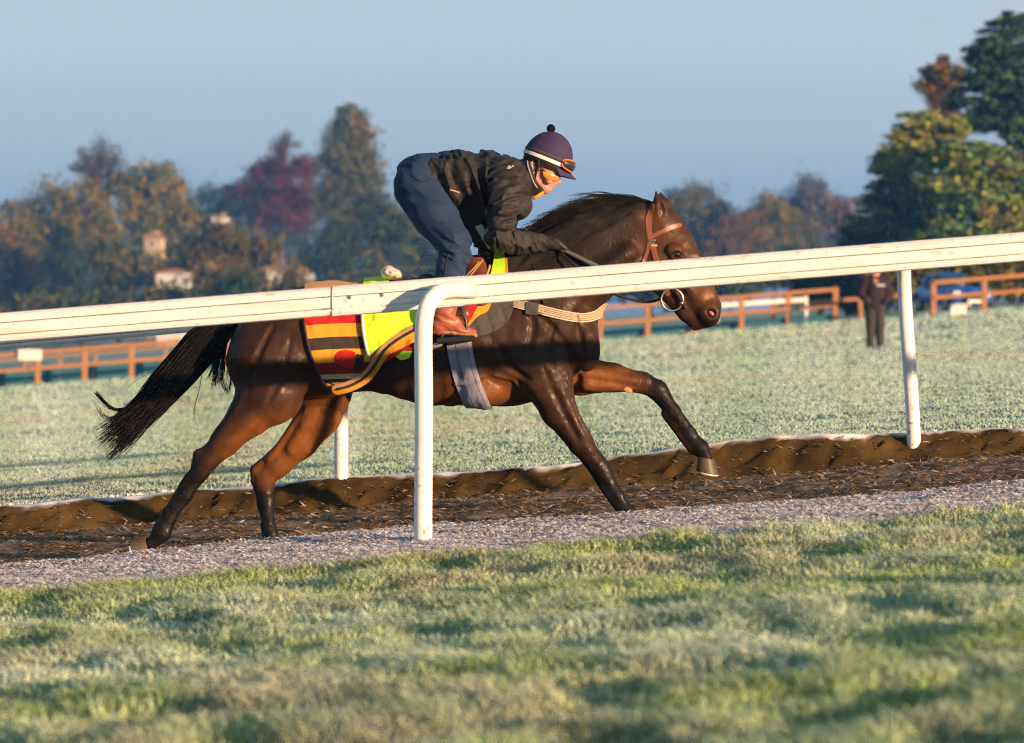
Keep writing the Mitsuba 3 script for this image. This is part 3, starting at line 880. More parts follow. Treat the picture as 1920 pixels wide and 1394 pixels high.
def coat(v, f):
    px, pz = 960 + v[:, 0] * PXM, 586 + (EYE - v[:, 2]) * PXM
    nb = meshkit.fbm(v / 0.09, 3, 95)
    nh = meshkit.fbm(v / np.array([0.012, 0.05, 0.03]), 2, 96)
    body, tan, black = np.array([0.033, 0.0145, 0.008]), np.array([0.165, 0.056, 0.011]), np.array([0.005, 0.0042, 0.0042])
    c = np.repeat(body[None], len(v), 0)
    c = c * (0.8 + 0.45 * nb[:, None])
    w = np.zeros(len(v)); b = np.zeros(len(v))
    for k, (s0, s1, t0) in {'fore_near': (1.3, 2.9, 9), 'fore_far': (2.5, 3.6, 0), 'hind_near': (3.0, 4.3, 1), 'hind_far': (3.4, 6.4, 1)}.items():
        d, a = near_seg(v, *LEG[k])
        on = sm(1.7, 1.25, d)
        low = {'fore_near': sm(805, 895, pz + 60 * (nb - .5)), 'fore_far': sm(1140, 1240, px + 50 * (nb - .5)), 'hind_near': sm(815, 900, pz + 60 * (nb - .5)), 'hind_far': sm(845, 940, pz + 60 * (nb - .5))}[k]
        b = np.maximum(b, on * low)
        if k.endswith('far'):
            w = np.maximum(w, on * sm(t0 - 0.6, t0 + 0.6, a) * sm(Y0 + 0.19, Y0 + 0.12, v[:, 1]))     # mealy inner side of the far limbs
        if k == 'hind_near':
            front = px - np.interp(pz, [735, 775, 830, 880], [500, 462, 415, 380])
            w = np.maximum(w, on * sm(735, 810, pz + 40 * (nb - .5)) * sm(-15, 35, front) * 0.8)
    flank = np.exp(-(((px - 930) / 55) ** 2 + ((pz - 735) / 30) ** 2)) + 0.6 * np.exp(-(((px - 850) / 60) ** 2 + ((pz - 735) / 28) ** 2)) + 0.5 * np.exp(-(((px - 650) / 40) ** 2 + ((pz - 700) / 40) ** 2))
    flank *= v[:, 1] < Y0 + 0.1
    muz = 0.55 * np.exp(-(((px - 1322) / 22) ** 2 + ((pz - 548) / 30) ** 2)) + 0.3 * np.exp(-(((px - 1250) / 40) ** 2 + ((pz - 470) / 60) ** 2)) + 0.45 * np.exp(-(((px - 1226) / 12) ** 2 + ((pz - 408) / 14) ** 2))
    w = np.clip(np.maximum(w, np.maximum(flank * 0.8, muz)), 0, 1) * (0.75 + 0.5 * nh)
    c = c + (tan - c) * np.clip(w, 0, 1)[:, None]
    nose = np.exp(-(((px - 1322) / 26) ** 2 + ((pz - 604) / 20) ** 2))
    neck = 0.75 * sm(1210, 1150, px) * sm(960, 1010, px) * sm(560, 480, pz)
    b = np.clip(np.maximum(np.maximum(b, 0.75 * nose), neck), 0, 1)
    c = c + (black - c) * b[:, None]
    return np.clip(c * (0.85 + 0.3 * nh[:, None]), 0.002, 0.9)


scene['horse'] = mikit.ply((HV, HF), 'm_coat', smooth=True, color=coat(HV, HF))
say('horse', 'dark bay racehorse at full gallop, black legs, orange inner thighs', 'horse')


def hfront(px, py, off=0.0, s=390.0):
    q = flat(px, py, s)
    return np.array([q[0], H.front(q[0], q[1], off)[0], q[1]])


# eyes, nostril linings
for s, nm in ((-1, 'eye'), (1, 'eye')):
    c = J(1269, 477, s * 0.084)
    m = trimesh.creation.icosphere(3, 0.0205); m.apply_scale([1.1, 1, 0.85]); m.apply_translation(c)
    e = add('eye', m, 'm_eye', 'horse', smooth=True)
    th = np.linspace(0.1, np.pi - 0.1, 14)
    lid = np.stack([c[0] - 0.024 * np.cos(th), c[1] + s * (0.013 + 0.006 * np.sin(th)), c[2] - 0.001 + 0.0155 * np.sin(th)], 1)
    add('eyelid', tube(lid, 0.0042, 8), 'm_black', e, smooth=True)
    m = trimesh.creation.icosphere(2, 0.012); m.apply_scale([1.25, 0.6, 0.75])
    m.apply_transform(trimesh.transformations.rotation_matrix(math.radians(38), [0, 1, 0])); m.apply_translation(J(1334, 588, s * 0.048))
    add('nostril', m, 'm_pink', 'horse', smooth=True, label='flared nostril, pink inside')


# hooves and shoes
def hoof(pos, toe, up, size, label=None):
    """a hoof: coronet at pos, pointing along toe, up is towards the leg"""
    up = np.asarray(up, float) / np.linalg.norm(up)
    toe = np.asarray(toe, float); toe = toe - up * (toe @ up); toe /= np.linalg.norm(toe)
    side = np.cross(up, toe)
    th = np.arange(28) * 2 * np.pi / 28
    rings = []
    for t, k in ((0.0, 0.78), (0.15, 0.84), (0.6, 0.98), (0.93, 1.1), (1.0, 1.07)):
        x = np.cos(th) * (1.0 + 0.12 * (np.cos(th) > 0)) * k + 0.38 * t
        y = np.sin(th) * 0.88 * k
        rings.append(pos + size * (x[:, None] * toe + y[:, None] * side - 1.45 * t * up))
    v = np.concatenate(rings + [[rings[0].mean(0)], [rings[-1].mean(0) + up * 0.008]]); n = 28
    f = []
    for a in range(4):
        i = np.arange(n); j = (i + 1) % n
        f += [np.stack([a * n + i, (a + 1) * n + i, (a + 1) * n + j], 1), np.stack([a * n + i, (a + 1) * n + j, a * n + j], 1)]
    i = np.arange(n); j = (i + 1) % n
    f += [np.stack([i, j, i * 0 + 5 * n], 1), np.stack([4 * n + j, 4 * n + i, i * 0 + 5 * n + 1], 1)]
    m = trimesh.Trimesh(v, np.vstack(f), process=False); m.fix_normals()
    h = add('hoof', m, 'm_hoof', 'horse', smooth=35)
    c = rings[-1]; mid = c.mean(0)
    arc = np.arange(-10, 11)
    add('shoe', tube([mid + (c[a % n] - mid) * 0.93 - up * 0.003 for a in arc], 0.0065, 8), 'm_shoe', h, smooth=True)


hoof(J(1323, 858, .14), [0.95, 0.05, -0.3], [0.2, -0.12, 0.95], 0.05)
hoof(J(1205, 990, -.165), [0.85, 0, -0.35], [-0.5, 0, 0.85], 0.052)
hoof(J(276, 1021, -.165), [-0.15, 0, -1.0], [1.0, 0, 0.25], 0.054)
hoof(J(513, 1014, .1), [0.6, 0, -0.6], [-0.1, 0, 1], 0.05)
# chestnut on the far foreleg, ergot patch
m = trimesh.creation.icosphere(2, 1.0); m.apply_scale([0.026, 0.008, 0.014])
m.apply_transform(trimesh.transformations.rotation_matrix(math.radians(20), [0, 1, 0]))
q = J(1176, 731, .1); m.apply_translation([q[0], H.front(q[0], q[2])[0], q[2]])
add('chestnut', m, 'm_tan', 'horse', smooth=True, label='pale horny chestnut inside the far foreleg')

# tail
r = np.random.default_rng(41)
core = np.array([J(470, 590), J(438, 604), J(395, 632), J(338, 693), J(284, 752), J(235, 800), J(190, 838)])
C = spline(core, 60); u60 = np.linspace(0, 1, 60)
wid = np.interp(u60, [0, 0.12, 0.3, 0.5, 0.7, 0.88, 1.0], [R(12), R(26), R(36), R(33), R(29), R(32), R(36)])
N, S = 1500, 22
s0 = np.where(r.random(N) < 0.65, r.uniform(0, 0.12, N), r.uniform(0.05, 0.45, N)); s1 = np.minimum(s0 + r.uniform(0.45, 1.0, N), r.uniform(0.8, 1.04, N))
s1 = np.maximum(s1, s0 + 0.25)
tt = np.linspace(0, 1, S)[None]
ss = s0[:, None] + (s1 - s0)[:, None] * tt
Cx = np.stack([np.interp(ss, u60, C[:, k]) for k in range(3)], -1)
over = np.maximum(ss - 1, 0)
Cx[..., 0] -= over * 0.55; Cx[..., 2] -= over * 0.45
dirs = np.gradient(C, axis=0); dirs /= np.linalg.norm(dirs, axis=1, keepdims=True)
nrm = np.stack([-dirs[:, 2], dirs[:, 0] * 0, dirs[:, 0]], 1)
nn = np.stack([np.interp(np.minimum(ss, 1), u60, nrm[:, k]) for k in range(3)], -1)
ww = np.interp(np.minimum(ss, 1), u60, wid)
th = r.uniform(0, 2 * np.pi, N); rho = np.sqrt(r.random(N))
clump = r.integers(0, 26, N)
ca, cr = r.uniform(0, 2 * np.pi, 26), np.sqrt(r.random(26))
tip = sm(0.55, 1.0, ss)
a1, b1 = (rho * np.cos(th))[:, None], (rho * np.sin(th))[:, None]
a2, b2 = (cr * np.cos(ca))[clump][:, None] + 0.22 * a1, (cr * np.sin(ca))[clump][:, None] + 0.22 * b1
A, B = a1 + (a2 - a1) * tip, b1 + (b2 - b1) * tip
open_ = 0.25 + 0.75 * sm(0.0, 0.3, tt)
wob = 0.012 * np.sin(tt * r.uniform(2, 7, (N, 1)) + r.uniform(0, 6, (N, 1))) * tt
P = Cx + nn * (A * ww * open_ + wob)[..., None]
P[..., 1] += B * ww * open_ * 0.8 + wob * 0.6
rad = np.interp(tt, [0, 0.3, 0.8, 1], [0.003, 0.0034, 0.0026, 0.0006]) * r.uniform(0.7, 1.3, (N, 1))
meshes = [strands(P, rad)]
# loose hair: the upward flick, hanging wisps by the dock, long single hairs
def wisp(pts, n, spread, rad0, seed):
    rr = np.random.default_rng(seed)
    c = spline([J(*p) for p in pts], 20)
    t = np.linspace(0, 1, 20)[None, :, None]
    P = c[None] + rr.normal(0, spread, (n, 1, 3)) * (0.35 + 0.65 * t) + rr.normal(0, spread * 0.6, (n, 1, 3)) * t ** 2
    return strands(P, np.linspace(rad0, 0.0008, 20)[None] * rr.uniform(0.7, 1.2, (n, 1)))


meshes += [wisp([(262, 752), (238, 764), (215, 767), (198, 757), (179, 736)], 34, 0.007, 0.0035, 1), wisp([(250, 770), (222, 786), (200, 785), (186, 768)], 14, 0.01, 0.002, 2)]
for k in range(22):
    x0 = r.uniform(405, 455); L = r.uniform(30, 90)
    meshes.append(wisp([(x0, 612 + r.uniform(0, 12), r.uniform(-.05, .04)), (x0 - r.uniform(-2, 8), 612 + 0.45 * L, 0), (x0 - r.uniform(2, 16), 612 + L, 0), (x0 - r.uniform(-4, 22), 614 + L * 1.35, 0)], 16, 0.006, 0.0024, 10 + k))
meshes += [wisp([(392, 665), (380, 695), (374, 730), (366, 760), (366, 790)], 3, 0.003, 0.0012, 50), wisp([(405, 680), (412, 712), (426, 738)], 2, 0.002, 0.001, 51),
           wisp([(300, 690), (262, 710), (240, 728), (232, 745)], 2, 0.003, 0.001, 52)]
v, o, ff = [], 0, []
for a, b in meshes:
    v.append(a); ff.append(b + o); o += len(a)
v, ff = np.vstack(v), np.vstack(ff)
g = meshkit.fbm(v / np.array([0.05, 0.02, 0.05]), 2, 97)[:, None]
col = np.array([0.007, 0.006, 0.006]) + np.array([0.016, 0.01, 0.007]) * np.clip((g - 0.5) / 0.25, 0, 1)
core_t = tube(C[:44], wid[:44] * np.interp(u60[:44], [0, 0.2, 0.75], [0.5, 0.62, 0.3]), 14)
add('tail', (v, ff), 'm_hair', 'horse', smooth=True, color=col, label='long black tail streaming out behind', kind='stuff')
add('dock', core_t, 'm_black', 'horse', smooth=True)

# mane: hair blown back along the crest and lying over the near side of the neck
crest = spline([J(1228, 384), J(1190, 382), J(1150, 388), J(1090, 404), J(1035, 430), J(985, 462)], 80)
cu = np.linspace(0, 1, 80)
N, S = 4400, 16
s = np.where(r.random(N) < 0.5, r.random(N) ** 1.2 * 0.6, r.random(N) * 0.92)
root = np.stack([np.interp(s, cu, crest[:, k]) for k in range(3)], 1)
fall = r.uniform(-0.3, 1.0, N)                    # -: flies up, +: lies down the neck
clump = (s * 46 + r.normal(0, 0.5, N)).astype(int)
cf = r.uniform(-0.8, 0.85, 80); fall = 0.6 * cf[np.clip(clump, 0, 79)] + 0.4 * fall
lie = (s < 0.55) & (r.random(N) < 0.5)
fall = np.where(lie, r.uniform(0.45, 1.35, N), np.where(s < 0.14, fall * 0.6 + 0.15, fall))
L = R(1) * r.uniform(55, 125, N) * np.where(s < 0.12, 0.8, 1.0)
back = np.gradient(crest, axis=0); back /= np.linalg.norm(back, axis=1, keepdims=True)
bd = np.stack([np.interp(s, cu, back[:, k]) for k in range(3)], 1)
t = np.linspace(0, 1, S)[None, :, None]
up = np.array([0.25, 0, 1.0])
P = root[:, None] + bd[:, None] * (L[:, None, None] * t) 
rise = np.where(fall < 0, 0.62 * -fall * 1.15, 0)[:, None, None]
P = P + up * (L[:, None, None] * (rise * (t - 0.35 * t ** 2) + 0.05 * np.sin(np.pi * t) - np.maximum(fall, 0)[:, None, None] * 0.62 * t ** 1.2))
P[..., 2] += 0.006
P[..., 1] += (r.normal(0, 0.012, N)[:, None]) - 0.015
wv = 0.007 * np.sin(t[..., 0] * r.uniform(3, 9, (N, 1)) + r.uniform(0, 6, (N, 1))) * t[..., 0]
P[..., 2] += wv
flat_ = P.reshape(-1, 3)
fy = H.front(flat_[:, 0], flat_[:, 2], 0.006)
inside = H.at(np.stack([flat_[:, 0], np.full(len(flat_), Y0), flat_[:, 2]], 1)) < 0.03
lay = np.where(inside, np.minimum(fy - r.uniform(0.0, 0.012, len(flat_)) * 0.6, flat_[:, 1]), flat_[:, 1])
P[..., 1] = lay.reshape(N, S)
P[:, 1:-1, 1] = (P[:, :-2, 1] + P[:, 1:-1, 1] + P[:, 2:, 1]) / 3
rad = np.interp(np.linspace(0, 1, S)[None], [0, 0.4, 1], [0.0026, 0.0026, 0.0006]) * r.uniform(0.7, 1.25, (N, 1))
v, ff = strands(P, rad)
g = meshkit.fbm(v / np.array([0.06, 0.03, 0.03]), 2, 98)[:, None]
col = np.array([0.008, 0.007, 0.007]) + np.array([0.018, 0.012, 0.008]) * np.clip((g - 0.45) / 0.25, 0, 1)
add('mane', (v, ff), 'm_hair', 'horse', smooth=True, color=col, label='black mane blown back along the neck', kind='stuff')
P = np.stack([wisp_c for wisp_c in [spline([J(1298 + k, 614, -.03), J(1286 + 2 * k, 622, -.05), J(1276 + 3 * k, 628, -.06)], 8) for k in range(-2, 4)]])
add('whiskers', strands(P, np.full((6, 8), 0.0007)), 'm_black', 'horse', smooth=False, kind='stuff')

# ------------------------------------------------------------------ tack: sheets and straps that follow the horse
def lift(iso, box_px, near_only=False):
    """the horse's skin lifted by iso metres, within a box given in photograph places"""
    v, f = H.mesh(iso)
    a, b = flat(box_px[0] - 14, box_px[3] + 14), flat(box_px[2] + 14, box_px[1] - 14)
    k = (v[:, 0] > a[0]) & (v[:, 0] < b[0]) & (v[:, 2] > a[1]) & (v[:, 2] < b[1])
    if near_only:
        k &= v[:, 1] < Y0
    return crop(v, f, k)


def cut_poly(vf, P):
    Q = flat(np.array(P, float)[:, 0], np.array(P, float)[:, 1])
    return clip(*vf, poly_dist(Q, vf[0][:, 0], vf[0][:, 2]))


def cut_line(vf, P, w, lo=None, hi=None):
    """a strap of width w photo pixels (or widths at both ends) along P; lo..hi keeps a lengthwise band, as fractions across"""
    Q = flat(np.array(P, float)[:, 0], np.array(P, float)[:, 1])
    Q = spline(Q, 24)
    if lo is not None:
        for _ in range(2):
            vf = trimesh.remesh.subdivide(*vf)
    d, side, along = line_dist(Q, vf[0][:, 0], vf[0][:, 2])
    if lo is None:
        return clip(*vf, w / 390.0 / 2 - d)
    hw = w / 390.0 / 2
    s = np.where(np.abs(np.abs(side) - d) < 1e-6, side, 9)
    return clip(*vf, np.minimum(s - (lo * 2 - 1) * hw, (hi * 2 - 1) * hw - s))


def ripple(vf, amp, seed, sc=(0.05, 0.09, 0.07)):
    v, f = vf
    n = meshkit.fbm(v / np.array(sc), 2, seed) - 0.35
    dy = np.where(v[:, 1] < Y0, -1, 1)
    v = v.copy(); v[:, 1] += dy * amp * np.maximum(n, 0)
    return v, f


def edge_tube(P, off, r, n=40, closed=False):
    Q = np.array(P, float)
    Q = np.vstack([Q, Q[:1]]) if closed else Q
    q = spline(Q, n)
    xz = flat(q[:, 0], q[:, 1])
    return tube(np.stack([xz[:, 0], H.front(xz[:, 0], xz[:, 1], off), xz[:, 1]], 1), r, 8)


# striped exercise sheet over the loins
sheet_k = thing('exercise_sheet', 'red, amber and dark brown striped wool sheet over the loins of the horse', 'horse blanket')
SHEET = [(566, 500), (786, 500), (786, 613), (752, 632), (722, 655), (702, 690), (668, 718), (637, 734), (612, 724), (593, 692), (579, 650), (570, 600)]
base = ripple(ripple(lift(0.013, (560, 495, 790, 740)), 0.014, 101), 0.01, 109, (0.03, 0.06, 0.12))
base = cut_poly(base, SHEET)
px_, pz_ = 960 + base[0][:, 0] * 390, 586 + (EYE - base[0][:, 2]) * 390
level = pz_ - 0.0016 * (px_ - 640) ** 2 * 0.35 + (px_ - 620) * 0.03           # sagging stripes
bands = [(480, 545, 'm_tan'), (545, 572, 'm_amber'), (572, 592, 'm_wool_dark'), (592, 607, 'm_red'), (607, 632, 'm_amber'), (632, 655, 'm_wool_dark'), (655, 680, 'm_amber'), (680, 702, 'm_red_dark'), (702, 711, 'm_cream'), (711, 718, 'm_black'), (718, 740, 'm_amber')]
for a, b, m in bands:
    v, f = clip(*base, np.minimum(level - a, b - level) / 390)
    if len(f):
        add_split('stripe', (v, f), m, sheet_k, smooth=True)
add('binding', edge_tube(SHEET[6:], 0.016, 0.0065), 'm_wool_dark', sheet_k, smooth=True)
add('patch', cut_poly(lift(0.02, (620, 650, 690, 700), True), [(627, 668), (634, 659), (648, 656), (666, 660), (668, 676), (662, 692), (640, 688), (628, 680)]), 'm_red', sheet_k, smooth=True, label='red printed patch')
add('patch', cut_poly(lift(0.021, (655, 660, 700, 700), True), [(668, 664), (683, 666), (681, 692), (663, 696)]), 'm_black', sheet_k, smooth=True, label='black printed patch')
# its turned-up front corner
FOLD = [(786, 622), (752, 640), (728, 660), (708, 690), (728, 676), (744, 668), (772, 660), (786, 662)]
fold = ripple(lift(0.019, (700, 615, 790, 700), True), 0.02, 103, (0.04, 0.05, 0.04))
fold = cut_poly(fold, FOLD)
fx_, fz_ = 960 + fold[0][:, 0] * 390, 586 + (EYE - fold[0][:, 2]) * 390
lv = fz_ + (fx_ - 740) * 0.5
for a, b, m in ((560, 640, 'm_amber'), (640, 647, 'm_wool_dark'), (647, 660, 'm_amber'), (660, 690, 'm_red'), (690, 760, 'm_amber')):
    v, f = clip(*fold, np.minimum(lv - a, b - lv) / 390)
    if len(f):
        add_split('stripe', (v, f), m, sheet_k, smooth=True)
BAND = [(632, 731), (662, 722), (690, 703), (704, 684), (722, 658), (750, 635), (786, 615)]
bnd = ripple(lift(0.03, (620, 600, 790, 745), True), 0.01, 104)
for a, b, m in ((0, 0.42, 'm_amber'), (0.42, 0.66, 'm_wool_dark'), (0.66, 1.0, 'm_tan')):
    v, f = cut_line(bnd, BAND, 21, a, b)
    if len(f):
        add_split('edging', (v, f), m, sheet_k, smooth=True)
add('hem', edge_tube(BAND, 0.036, 0.005), 'm_wool_dark', sheet_k, smooth=True)
add('toggle', cut_poly(lift(0.03, (735, 645, 780, 685), True), [(742, 669), (756, 658), (774, 658), (768, 672), (752, 676)]), 'm_hivis', sheet_k, smooth=True, label='yellow green corner peeping out')

# fluorescent sheet under the saddle
hv = thing('hi_vis_sheet', 'fluorescent yellow green cloth with pale edging showing behind the saddle', 'saddle cloth')
HIV = [(678, 500), (727, 500), (729, 556), (786, 556), (786, 603), (752, 620), (725, 640), (692, 668), (683, 630)]
vf = cut_poly(ripple(lift(0.027, (670, 495, 790, 675)), 0.035, 105, (0.05, 0.06, 0.08)), HIV)
add_split('cloth', vf, 'm_hivis', hv, smooth=True)
add('edging', edge_tube([(678, 560), (680, 600), (684, 635), (692, 668)], 0.034, 0.008), 'm_silver_tape', hv, smooth=True)
vf = cut_poly(ripple(lift(0.03, (905, 455, 955, 640)), 0.008, 106), [(918, 520), (924, 494), (929, 462), (944, 466), (947, 496), (944, 560), (920, 560)])
add_split('cloth', vf, 'm_hivis', hv, smooth=True)
vf = cut_poly(lift(0.02, (935, 470, 960, 560)), [(944, 478), (951, 484), (953, 510), (951, 560), (941, 560)])
add_split('lining', vf, 'm_amber', hv, smooth=True)

# grey quilted pad with a bright corner
pad = thing('saddle_pad', 'dark grey quilted pad with rounded lower corner ahead of the boot', 'saddle pad')
PAD = [(866, 500), (962, 540), (962, 566), (957, 590), (945, 608), (925, 621), (905, 628), (880, 634), (866, 632)]
vf = lift(0.016, (850, 495, 970, 640))
v, f = vf; v = v.copy()
qx, qz = v[:, 0] * 390, v[:, 2] * 390
quilt = np.minimum(np.abs(((qx + 0.35 * qz) / 30) % 1 - 0.5), np.abs(((qz - 0.1 * qx) / 27) % 1 - 0.5))
v[:, 1] += np.where(v[:, 1] < Y0, -1, 1) * 0.007 * np.clip(quilt / 0.14, 0, 1)
add_split('quilting', cut_poly((v, f), PAD), 'm_quilt', pad, smooth=True)
add('piping', edge_tube(PAD[1:9], 0.018, 0.0035), 'm_quilt', pad, smooth=True)
COR = [(868, 560), (926, 560), (921, 572), (914, 585), (898, 592), (884, 606), (877, 614), (872, 598)]
vf = ripple(lift(0.03, (860, 550, 935, 620), True), 0.018, 107)
c1 = cut_poly(vf, COR)
cx_, cz_ = 960 + c1[0][:, 0] * 390, 586 + (EYE - c1[0][:, 2]) * 390
s = (cx_ - 893) + (cz_ - 580) * 0.55
for sg, m in ((1, 'm_amber'), (-1, 'm_red')):
    add_split('corner', clip(*c1, sg * s / 390), m, pad, smooth=True)

# girth and breast girth
girth = thing('girth', 'blue grey elastic girth round the belly behind the forelegs', 'girth')
GL = [(856, 600), (861, 645), (868, 685), (881, 728), (899, 772)]
vf = lift(0.012, (815, 590, 945, 790))
for a, b in ((0, 0.34), (0.36, 0.8), (0.82, 1.0)):
    add_split('webbing', cut_line(ripple(vf, 0.006, 108 + int(a * 10), (0.02, 0.03, 0.2)), GL, 47, a, b), 'm_girth', girth, smooth=True)
bg = thing('breast_girth', 'striped cream webbing strap across the chest of the horse', 'breast girth')
BL = [(915, 552), (960, 566), (1010, 580), (1060, 592), (1100, 596), (1138, 578)]
vf = lift(0.012, (900, 545, 1150, 620))
for a, b, m in ((0, .14, 'm_cream_pale'), (.14, .2, 'm_wool_dark'), (.2, .42, 'm_cream'), (.42, .47, 'm_wool_dark'), (.47, .56, 'm_cream_pale'), (.56, .61, 'm_wool_dark'), (.61, .82, 'm_cream'), (.82, .87, 'm_wool_dark'), (.87, 1.0, 'm_cream_pale')):
    add_split('webbing', cut_line(vf, BL, 17.5, a, b), m, bg, smooth=True)
add('buckle', cut_poly(lift(0.019, (980, 560, 1020, 605), True), [(987, 566), (1010, 569), (1009, 592), (985, 589)]), 'm_quilt', bg, smooth=True, label='dark square keeper')

# bridle
br = thing('bridle', 'brown leather bridle with large loose ring bit on the horse', 'bridle')


def strap(key, P, w, iso, m='m_bridle', parent=br, near=True):
    a = np.array(P, float)
    vf = lift(iso, (a[:, 0].min() - 15, a[:, 1].min() - 15, a[:, 0].max() + 15, a[:, 1].max() + 15), near)
    return add_split(key, cut_line(vf, P, w), m, parent, smooth=True)


def hpath(P, off, n=24, s=388.0):
    q = spline(np.array(P, float), n)
    xz = flat(q[:, 0], q[:, 1], s)
    return np.stack([xz[:, 0], H.front(xz[:, 0], xz[:, 1], off), xz[:, 1]], 1)


strap('cheekpiece', [(1219, 405), (1220, 432), (1228, 465), (1237, 500), (1248, 535), (1256, 550)], 10.5, 0.007)
strap('headpiece', [(1226, 385), (1221, 405), (1219, 425)], 11, 0.009, near=False)
strap('browband', [(1222, 444), (1240, 435), (1258, 427), (1279, 420)], 8, 0.007, near=False)
strap('throatlatch', [(1221, 440), (1219, 462), (1212, 485), (1204, 508), (1203, 530)], 7, 0.007, near=False)
strap('noseband', [(1226, 528), (1258, 522), (1290, 515), (1318, 508)], 10, 0.007, near=False)
for y, w in ((450, 13), (460, 13), (492, 12)):
    q = flat(1223 + (y - 445) * 0.28, y, 388.0)
    yy = H.front(q[0], q[1], 0.008)[0]
    add('buckle', box([q[0], yy - 0.002, q[1]], [0.034, 0.008, 0.012], 0.003), 'm_steel' if y < 455 else 'm_cream', br)
rc = flat(1263, 562, 388.0)
ry = H.front(rc[0], rc[1], 0.0)[0]
for s in (-1, 1):
    th = np.linspace(0, 2 * np.pi, 49)
    yy = (ry - 0.012) if s < 0 else 2 * Y0 - ry + 0.012
    ring = np.stack([rc[0] + 0.0535 * np.cos(th), yy + 0.012 * np.cos(th) * -s, rc[1] + 0.0535 * np.sin(th)], 1)
    add('bit_ring', tube(ring, 0.0042, 10, caps=False), 'm_steel', br, smooth=True, label='large round bit ring' if s < 0 else None)
bp = flat(1281, 569, 388.0)
add('mouthpiece', tube([[bp[0] - 0.004, ry - 0.02, bp[1]], [bp[0] + 0.006, ry + 0.0, bp[1] + 0.001], [bp[0] + 0.02, ry + 0.03, bp[1] + 0.003]], [0.013, 0.011, 0.008], 12), 'm_steel', br, smooth=True)
rr = [rc[0] - 0.05, ry - 0.012, rc[1] + 0.01]
hand = J(1046, 464, -.13)
pts = spline([rr, hfront(1215, 566, 0.02), hfront(1160, 552, 0.02), hfront(1105, 520, .03), J(1062, 484, -.17), hand], 40)
for s in (-1, 1):
    q = pts.copy()
    if s > 0:
        q[:, 1] = 2 * Y0 - q[:, 1]
    add('rein', tube(q, 0.0065, 8), 'm_black', br, smooth=True)
add('neck_strap', tube(hpath([(990, 470), (1000, 500), (1012, 540), (1020, 570)], 0.008), 0.007, 8), 'm_black', br, smooth=True)

# saddle
sd = thing('exercise_saddle', 'reddish brown leather saddle with white padded cantle under the rider', 'saddle')
S_ = SDF(J(690, 640, 0)[[0]].tolist() + [Y0 - 0.4, EYE - 0.2], J(965, 0, 0)[[0]].tolist() + [Y0 + 0.4, EYE + 0.42], 0.008)
S_.chain([J(742, 541), J(790, 542), J(850, 522), (J(898, 492))], [R(14), R(13), R(15), R(12)], 0.03, 0.32)
S_.cone(J(885, 497), J(912, 482), R(13), R(10), 0.02, 0.5)
for s in (-1, 1):
    S_.cone(J(850, 530, s * 0.2), J(868, 590, s * 0.325), R(22), R(12), 0.03, 3.0)
    S_.cone(J(890, 500, s * 0.15), J(905, 560, s * 0.29), R(22), R(14), 0.03, 3.0)
    S_.cone(J(800, 535, s * 0.2), J(815, 570, s * 0.31), R(22), R(14), 0.03, 3.0)
add('seat', S_.mesh(), 'm_leather', sd, smooth=True)
S2 = SDF(J(700, 560, 0)[[0]].tolist() + [Y0 - 0.3, EYE + 0.1], J(790, 0, 0)[[0]].tolist() + [Y0 + 0.3, EYE + 0.27], 0.006)
S2.cone(J(730, 513), J(770, 523), R(13), R(8), 0.02, 0.15)
S2.cone(J(728, 511), J(748, 514), R(12), R(11), 0.02, 0.15)
i, p = S2.band(); S2.D[tuple(i.T)] += (0.008 * (meshkit.fbm(p / 0.02, 2, 7) - 0.5)).astype(np.float32)
add('cantle', S2.mesh(), 'm_sheepskin', sd, smooth=True, label='pale fleecy cantle pad')
add('roll', tube([J(783, 527, -.12), J(795, 522, -.1), J(805, 524, -.08)], [0.012, 0.018, 0.012], 12), 'm_black', sd, smooth=True)
for P, w in (([(898, 492), (885, 508), (872, 522), (864, 545)], 0.0048), ([(905, 488), (893, 505), (880, 520)], 0.0035), ([(917, 484), (918, 500), (913, 515), (905, 530)], 0.006)):
    q = spline(np.array(P, float), 20); xz = flat(q[:, 0], q[:, 1], 386.0)
    yy = np.minimum(S_.front(xz[:, 0], xz[:, 1], 0.004), Y0 - 0.03)
    add('strap', tube(np.stack([xz[:, 0], yy, xz[:, 1]], 1), w, 8), 'm_tan', sd, smooth=True)
for s in (-1, 1):
    lp = [J(868, 540, s * 0.33), J(866, 570, s * 0.36), J(865, 592, s * 0.375)]
    k = add('stirrup_leather', tube(spline(lp, 12), 0.009, 8), 'm_black', sd, smooth=True)
    y = s * 0.38
    iron = spline([J(828, 634, y), J(838, 612, y), J(853, 594, y), J(865, 588, y), J(872, 597, y), J(874, 618, y), J(872, 638, y)], 36)
    st = add('stirrup_iron', tube(iron, 0.0075, 10), 'm_black_iron', sd, smooth=True)
    tr = trimesh.creation.box([0.165, 0.1, 0.028]); tr = trimesh.convex.convex_hull(np.vstack([tr.vertices * [1, 1, 1], tr.vertices * [1.12, 1.1, 0.4]]))
    tr.apply_transform(trimesh.transformations.rotation_matrix(math.radians(-4), [0, 1, 0])); tr.apply_translation(J(855, 637, s * 0.37))
    add('tread', tr, 'm_rubber', st, smooth=30)
q = np.array([J(829, 634, -.37), J(826, 644, -.37), J(812, 650, -.36), J(795, 657, -.35)])
add('strap_end', tube(spline(q, 14), [0.013] * 14, 8), 'm_cream_pale', sd, smooth=True, label='loose pale strap end below the boot')

# ------------------------------------------------------------------ the rider
P_ = 'person'
B = SDF(J(725, 0)[[0]].tolist() + [Y0 - 0.5, EYE - 0.2], J(1090, 0)[[0]].tolist() + [Y0 + 0.5, EYE + 0.93], 0.0058)
